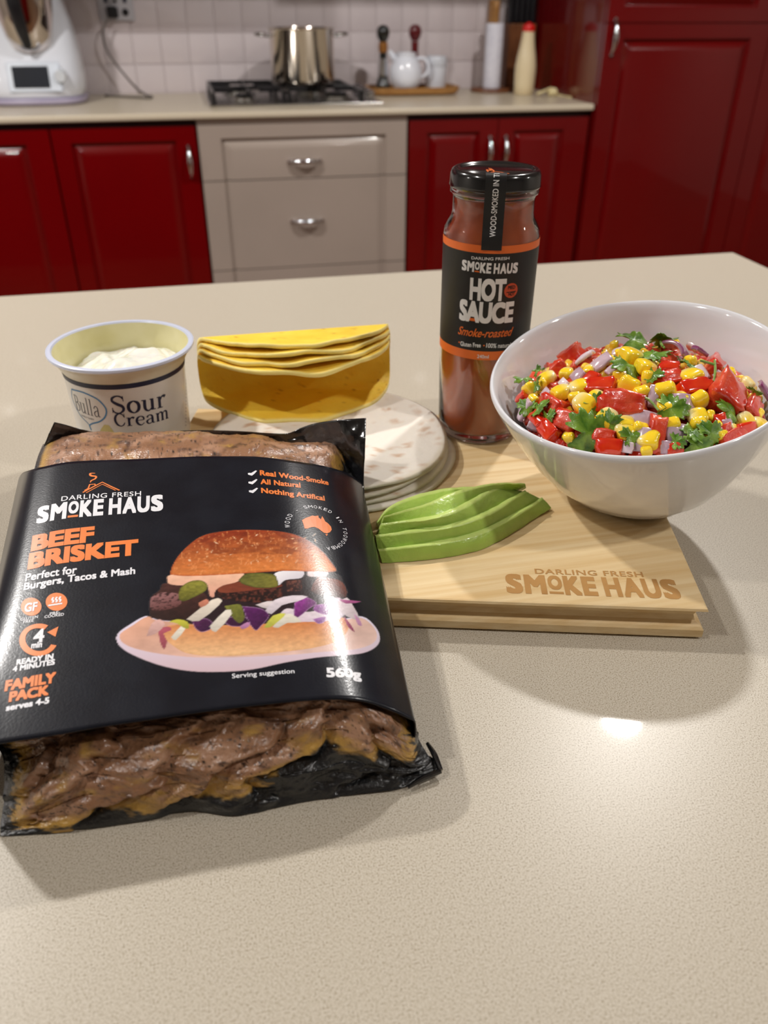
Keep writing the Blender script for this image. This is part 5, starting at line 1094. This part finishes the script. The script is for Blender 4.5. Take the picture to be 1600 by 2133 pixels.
AU = [(568, 852), (600, 834), (625, 826), (650, 816), (672, 820), (698, 816), (700, 832), (718, 846), (728, 820), (742, 842), (752, 862), (775, 878), (798, 904), (804, 928), (790, 948), (765, 958), (742, 952), (722, 938), (700, 920), (668, 906), (640, 908), (610, 920), (588, 918), (584, 896)]
SL.poly([q4(*p) for p in AU], M_OR2, sl, name='map_emblem'); SL.poly([q4(752, 964), q4(774, 963), q4(764, 978)], M_OR2, sl, name='map_emblem')
cc = SL.inv(*q4(696, 908)); rx = abs(SL.inv(*q4(905, 908))[0] - cc[0]); ry = abs(SL.inv(*q4(696, 750))[1] - cc[1]); txt = 'WOOD - SMOKED IN TOOWOOMBA'
parts = []
for i, ch in enumerate(txt):
    if ch == ' ': continue
    a = math.radians(183 - 258 * i / (len(txt) - 1)); V, Fc = text2d(ch, 0); hgt = .0026; wd = hgt * (.3 if ch == 'I' else .95 if ch in 'WM' else .75)
    if ch == '-': V = np.array([(0, .3), (1, .3), (1, .45), (0, .45)]); Fc = [(0, 1, 2, 3)]; wd = hgt * .4
    px_, py_ = (V[:, 0] - .5) * wd, (V[:, 1] - .5) * hgt; r_ = rx
    ca, sa = math.cos(a), math.sin(a)
    parts.append((np.stack([cc[0] + rx * ca + px_ * sa + py_ * ca, cc[1] + ry * sa - px_ * ca + py_ * sa], 1), Fc))
SL.decal('lettering', *merge(parts), M_WH2, sl)
st('Serving suggestion', qb(703, 889), qb(1050, 860), 9.5, bold=.008); st('560g', qb(1228, 880), qb(1422, 893), 18, bold=.04)

# printed picture of the bun on the sleeve: ink colours laid on a fine sheet
PX0, PX1, PY0, PY1 = 234, 800, 1098, 1405
PW, PH = PX1 - PX0 + 1, PY1 - PY0 + 1
gx, gy = np.meshgrid(np.arange(PW) + PX0, np.arange(PH) + PY0); cxx = (gx - 220) * 2.667; cyy = (gy - 1080) * 2.667
img = np.zeros((PH, PW, 3)); img[:] = lin((20, 22, 31)); alpha = np.zeros((PH, PW))
def inside(pts, smooth=4, soft=2.0):
    P = spline(list(pts) + [pts[0]], smooth)[:-1] if smooth > 1 else np.array(pts, float)
    x0, y0 = P.min(0) - 4; x1, y1 = P.max(0) + 4
    m = (cxx >= x0) & (cxx <= x1) & (cyy >= y0) & (cyy <= y1); xs = cxx[m]; ys = cyy[m]; ins = np.zeros(xs.shape, bool); dmin = np.full(xs.shape, 1e9)
    for i in range(len(P)):
        (ax, ay), (bx, by) = P[i], P[(i + 1) % len(P)]
        c = ((ay > ys) != (by > ys)); 
        with np.errstate(divide='ignore', invalid='ignore'): xi = (bx - ax) * (ys - ay) / (by - ay + 1e-12) + ax
        ins ^= c & (xs < xi)
        L2 = (bx - ax) ** 2 + (by - ay) ** 2 + 1e-9; t_ = np.clip(((xs - ax) * (bx - ax) + (ys - ay) * (by - ay)) / L2, 0, 1)
        dmin = np.minimum(dmin, (xs - ax - t_ * (bx - ax)) ** 2 + (ys - ay - t_ * (by - ay)) ** 2)
    d = np.sqrt(dmin) * np.where(ins, 1, -1); w = np.zeros(cxx.shape); w[m] = np.clip(.5 + d / soft, 0, 1); dd = np.full(cxx.shape, -99.); dd[m] = d
    return w, dd
def paint(pts, c, c2=None, ang=90, smooth=4, nz=0, ns=(30, 30), nc_=None, edge=None, ew=8, a=1.0):
    global img, alpha
    w, d = inside(pts, smooth); w = w * a; P = np.array(pts, float); C1 = np.array(lin(c)); colr = np.ones(img.shape) * C1
    if c2 is not None:
        u = cxx * math.cos(math.radians(ang)) + cyy * math.sin(math.radians(ang)); pu = P[:, 0] * math.cos(math.radians(ang)) + P[:, 1] * math.sin(math.radians(ang))
        k = np.clip((u - pu.min()) / (pu.max() - pu.min() + 1e-9), 0, 1)[..., None]; colr = C1 * (1 - k) + np.array(lin(c2)) * k
    if edge is not None: k = np.clip(1 - d / ew, 0, 1)[..., None] * .8; colr = colr * (1 - k) + np.array(lin(edge)) * k
    if nz:
        f = fbm(cxx / ns[0] + 3.3, cyy / ns[1] + 7.7)
        if nc_ is not None: k = np.clip((f - .5) * nz * 4 + .1, 0, 1)[..., None]; colr = colr * (1 - k) + np.array(lin(nc_)) * k
        else: colr = colr * (1 + (f[..., None] - .5) * nz)
    img = img * (1 - w[..., None]) + np.clip(colr, 0, 1) * w[..., None]; alpha = np.maximum(alpha, w)
paint([(58, 665), (75, 632), (130, 593), (222, 543), (300, 560), (800, 600), (1300, 560), (1425, 545), (1495, 598), (1523, 658), (1505, 710), (1430, 748), (1300, 762), (1180, 772), (1000, 800), (820, 838), (650, 852), (470, 848), (300, 815), (150, 757), (78, 708)], (222, 214, 234), (204, 178, 186), 90)
paint([(76, 660), (88, 635), (150, 595), (235, 545), (320, 570), (800, 600), (1300, 565), (1418, 552), (1485, 600), (1508, 655), (1478, 698), (1380, 728), (1200, 742), (1000, 760), (700, 772), (500, 772), (300, 752), (160, 722), (95, 690)], (214, 160, 134), (222, 190, 180), 70, nz=.5, ns=(120, 50))
paint([(320, 640), (350, 595), (500, 585), (700, 590), (1000, 572), (1250, 545), (1335, 560), (1350, 610), (1295, 678), (1150, 720), (950, 745), (750, 762), (550, 763), (440, 745), (372, 705), (332, 670)], (196, 108, 44), (228, 184, 136), 90, nz=.45, ns=(24, 12), edge=(214, 160, 110), ew=10)
paint([(300, 560), (330, 420), (540, 310), (800, 300), (1260, 300), (1320, 420), (1330, 540), (1100, 570), (800, 590), (500, 590)], (30, 19, 22), (40, 22, 30), nz=.6, ns=(40, 30))
paint([(243, 505), (252, 440), (300, 400), (322, 362), (420, 365), (520, 400), (565, 440), (545, 520), (445, 562), (320, 568), (255, 548)], (70, 38, 34), (36, 18, 16), 90, nz=.9, ns=(16, 12))
paint([(252, 440), (310, 412), (400, 418), (425, 450), (400, 490), (300, 512), (250, 500)], (150, 104, 104), (96, 56, 54), 80, nz=1.4, ns=(14, 8), nc_=(52, 26, 26))
paint([(615, 398), (640, 368), (740, 352), (960, 360), (976, 400), (972, 452), (880, 468), (700, 456), (630, 432)], (40, 20, 18), (24, 12, 12), 90, nz=1.0, ns=(12, 10), nc_=(98, 50, 40))
paint([(620, 396), (645, 370), (740, 354), (955, 362), (972, 380), (880, 392), (700, 412), (635, 410)], (128, 62, 42), (104, 46, 32), 0, nz=.6, ns=(40, 10))
paint([(1000, 342), (1092, 342), (1088, 402), (1010, 406)], (62, 34, 32), (36, 18, 20), 90, 1, 1.2, (10, 10), (112, 66, 54))
paint([(1180, 325), (1290, 340), (1330, 378), (1335, 438), (1225, 436), (1140, 400)], (126, 62, 44), (58, 30, 28), 100, 2, .8, (14, 10))
paint([(343, 352), (362, 314), (560, 316), (765, 306), (735, 350), (655, 372), (612, 400), (602, 437), (578, 428), (562, 372), (480, 352), (430, 372), (360, 366)], (238, 190, 160), (206, 148, 128), 90, nz=.3, ns=(40, 20))
paint([(925, 330), (960, 296), (1092, 290), (1088, 330), (1000, 342), (958, 372)], (240, 236, 240), (206, 200, 210), 60); paint([(1120, 296), (1226, 292), (1222, 322), (1130, 322)], (236, 222, 224), (214, 196, 198))
paint([(403, 425), (420, 382), (470, 350), (532, 345), (566, 370), (552, 405), (482, 442), (432, 460), (408, 448)], (140, 136, 52), (92, 90, 30), 90, nz=.9, ns=(16, 8), edge=(78, 82, 28), ew=9)
paint([(738, 342), (790, 305), (925, 308), (954, 342), (952, 380), (850, 386), (765, 366)], (96, 98, 44), (122, 116, 46), 30, nz=.9, ns=(20, 8), edge=(60, 64, 26), ew=9)
paint([(960, 540), (1010, 500), (1120, 520), (1250, 500), (1300, 540), (1240, 570), (1100, 575), (1000, 578)], (222, 208, 214), (206, 188, 202), nz=.4, ns=(30, 16))
for pts, c, c2 in (([(760, 488), (860, 500), (908, 540), (862, 600), (832, 622), (792, 572)], (92, 32, 96), (58, 16, 60)), ([(480, 570), (560, 556), (604, 600), (540, 632), (500, 612)], (84, 30, 78), (50, 16, 52)), ([(1050, 470), (1110, 438), (1172, 470), (1132, 500), (1082, 542), (1048, 552)], (142, 48, 140), (86, 22, 88)),
                   ([(1165, 480), (1255, 476), (1284, 520), (1232, 538), (1158, 512)], (136, 58, 142), (104, 36, 110)), ([(1150, 560), (1220, 545), (1215, 575), (1180, 585)], (150, 84, 158), (120, 60, 130)), ([(640, 560), (760, 540), (800, 590), (700, 600)], (66, 22, 62), (44, 14, 44))):
    paint(pts, c, c2, 60, nz=.9, ns=(14, 8), edge=(196, 150, 196), ew=4)
paint([(660, 487), (745, 478), (766, 520), (770, 560), (742, 582), (702, 545)], (120, 122, 50), (86, 88, 34), 60, nz=.8, ns=(12, 12))
for pts, c in (([(450, 560), (590, 452), (642, 450), (630, 482), (520, 570)], (226, 214, 198)), ([(578, 600), (668, 508), (702, 530), (612, 632)], (230, 222, 208)), ([(364, 660), (420, 598), (442, 615), (390, 676)], (232, 224, 208)), ([(835, 480), (900, 460), (942, 465), (900, 502)], (226, 214, 214)),
               ([(888, 512), (940, 452), (1040, 428), (1122, 434), (1062, 462), (980, 482), (922, 532)], (228, 216, 224)), ([(928, 602), (990, 540), (1030, 530), (1090, 575), (1010, 580), (960, 608)], (226, 220, 204)), ([(1230, 450), (1300, 440), (1345, 500), (1300, 560), (1262, 520)], (224, 208, 222)), ([(1285, 470), (1340, 440), (1372, 482), (1412, 562), (1342, 545), (1300, 505)], (226, 210, 216)), ([(1380, 530), (1410, 560), (1425, 595), (1400, 590)], (206, 150, 190))):
    paint(pts, c, tuple(int(v * .84) for v in c), 90, 2, nz=.3, ns=(30, 10))
for pts, c in (([(350, 575), (400, 560), (456, 575), (462, 612), (430, 606), (398, 584)], (196, 190, 66)), ([(880, 606), (930, 540), (1002, 528), (960, 572), (912, 606)], (206, 204, 84)), ([(300, 450 - 0), (1330 - 1030 + 2, 452), (305, 455)], (60, 30, 30)), ([(1298, 450), (1420, 462), (1335, 474)], (186, 92, 150)), ([(1322, 540), (1362, 590), (1384, 632), (1344, 600)], (160, 40, 96)),
               ([(745, 600), (790, 575), (800, 598), (760, 616)], (190, 130, 176)), ([(290, 612), (352, 600), (364, 622), (322, 640), (342, 680), (326, 728), (304, 690)], (176, 84, 100)), ([(228, 655), (255, 585), (300, 560), (330, 590), (280, 640)], (220, 176, 168)), ([(515, 470), (560, 448), (575, 470), (530, 495)], (206, 130, 104))):
    paint(pts, c, tuple(int(v * .8) for v in c), 90, 2, nz=.3, ns=(20, 10))
bun = [(360, 312), (368, 272), (400, 215), (450, 160), (520, 106), (600, 80), (720, 66), (850, 65), (960, 72), (1050, 90), (1130, 126), (1200, 180), (1250, 240), (1278, 293), (1180, 296), (1000, 292), (850, 300), (700, 310), (550, 318), (430, 320)]
paint(bun, (132, 40, 18), (222, 134, 66), 84, nz=.55, ns=(26, 9), edge=(170, 74, 34), ew=12)
w, d = inside(bun); f = fbm(cxx / 9, cyy / 14 + 5); k = (np.clip((f - .62) * 5, 0, .5) * w)[..., None]; img = img * (1 - k) + np.array(lin((232, 150, 90))) * k
k = (np.clip((fbm(cxx / 60 + 9, cyy / 30) - .5) * 3, 0, .45) * w * (cyy < 200))[..., None]; img = img * (1 - k) + np.array(lin((96, 22, 12))) * k
sr = random.Random(5)
for k in range(60):
    x, y = sr.uniform(430, 1180), sr.uniform(90, 260); a = sr.uniform(0, 3.14); L = sr.uniform(5, 15) * (.5 + .5 * (cyy.max() > 0)); wv_ = sr.uniform(2, 5)
    paint([(x - L * math.cos(a), y - L * math.sin(a)), (x - wv_ * math.sin(a), y + wv_ * math.cos(a)), (x + L * math.cos(a), y + L * math.sin(a)), (x + wv_ * math.sin(a), y - wv_ * math.cos(a))], sr.choice([(238, 190, 140), (224, 156, 108), (242, 206, 168)]), None, smooth=1, a=sr.uniform(.3, .95))
# the sheet itself: a grid on the sleeve that carries the ink; only inked cells are kept
corners = [SL.inv(x, y) for x in (PX0, (PX0 + PX1) / 2, PX1) for y in (PY0, (PY0 + PY1) / 2, PY1)]
a0, a1 = min(c[0] for c in corners), max(c[0] for c in corners); b0_, b1_ = min(c[1] for c in corners), max(c[1] for c in corners)
GA, GB = 620, 420
A, B = np.meshgrid(np.linspace(a0, a1, GA), np.linspace(b0_, b1_, GB)); Pg = SL.S(A.ravel(), B.ravel(), .00007); pp = proj(SL.S(A.ravel(), B.ravel()))
fx = np.clip(pp[:, 0] - PX0, 0, PW - 1.001); fy = np.clip(pp[:, 1] - PY0, 0, PH - 1.001); ix, iy = fx.astype(int), fy.astype(int); fx = (fx - ix)[:, None]; fy = (fy - iy)[:, None]
def samp(I): return (I[iy, ix] * (1 - fx) + I[iy, ix + 1] * fx) * (1 - fy) + (I[iy + 1, ix] * (1 - fx) + I[iy + 1, ix + 1] * fx) * fy
cg = samp(img); ag = samp(alpha[..., None])[:, 0]; ok = (pp[:, 0] > PX0 + 1) & (pp[:, 0] < PX1 - 1) & (pp[:, 1] > PY0 + 1) & (pp[:, 1] < PY1 - 1)
keep = ((ag > .02) & ok).reshape(GB, GA); kq = keep[:-1, :-1] | keep[1:, :-1] | keep[:-1, 1:] | keep[1:, 1:]
r_, c_ = np.nonzero(kq); f4 = np.stack([r_ * GA + c_, r_ * GA + c_ + 1, (r_ + 1) * GA + c_ + 1, (r_ + 1) * GA + c_], 1)
used = np.unique(f4); remap = np.full(GA * GB, -1); remap[used] = np.arange(len(used))
Ff = remap[f4]; a, b, c = Pg[used][Ff[0][:3]]
if np.cross(b - a, c - a)[2] < 0: Ff = Ff[:, ::-1]
M_INK = mat('picture_ink', (180, 100, 60), rough=.3, coat=.3, coat_rough=.14, attr='paint', bump=.00003, bscale=900)
obj('printed_picture', Pg[used], Ff.tolist(), M_INK, sl, colors=cg[used])
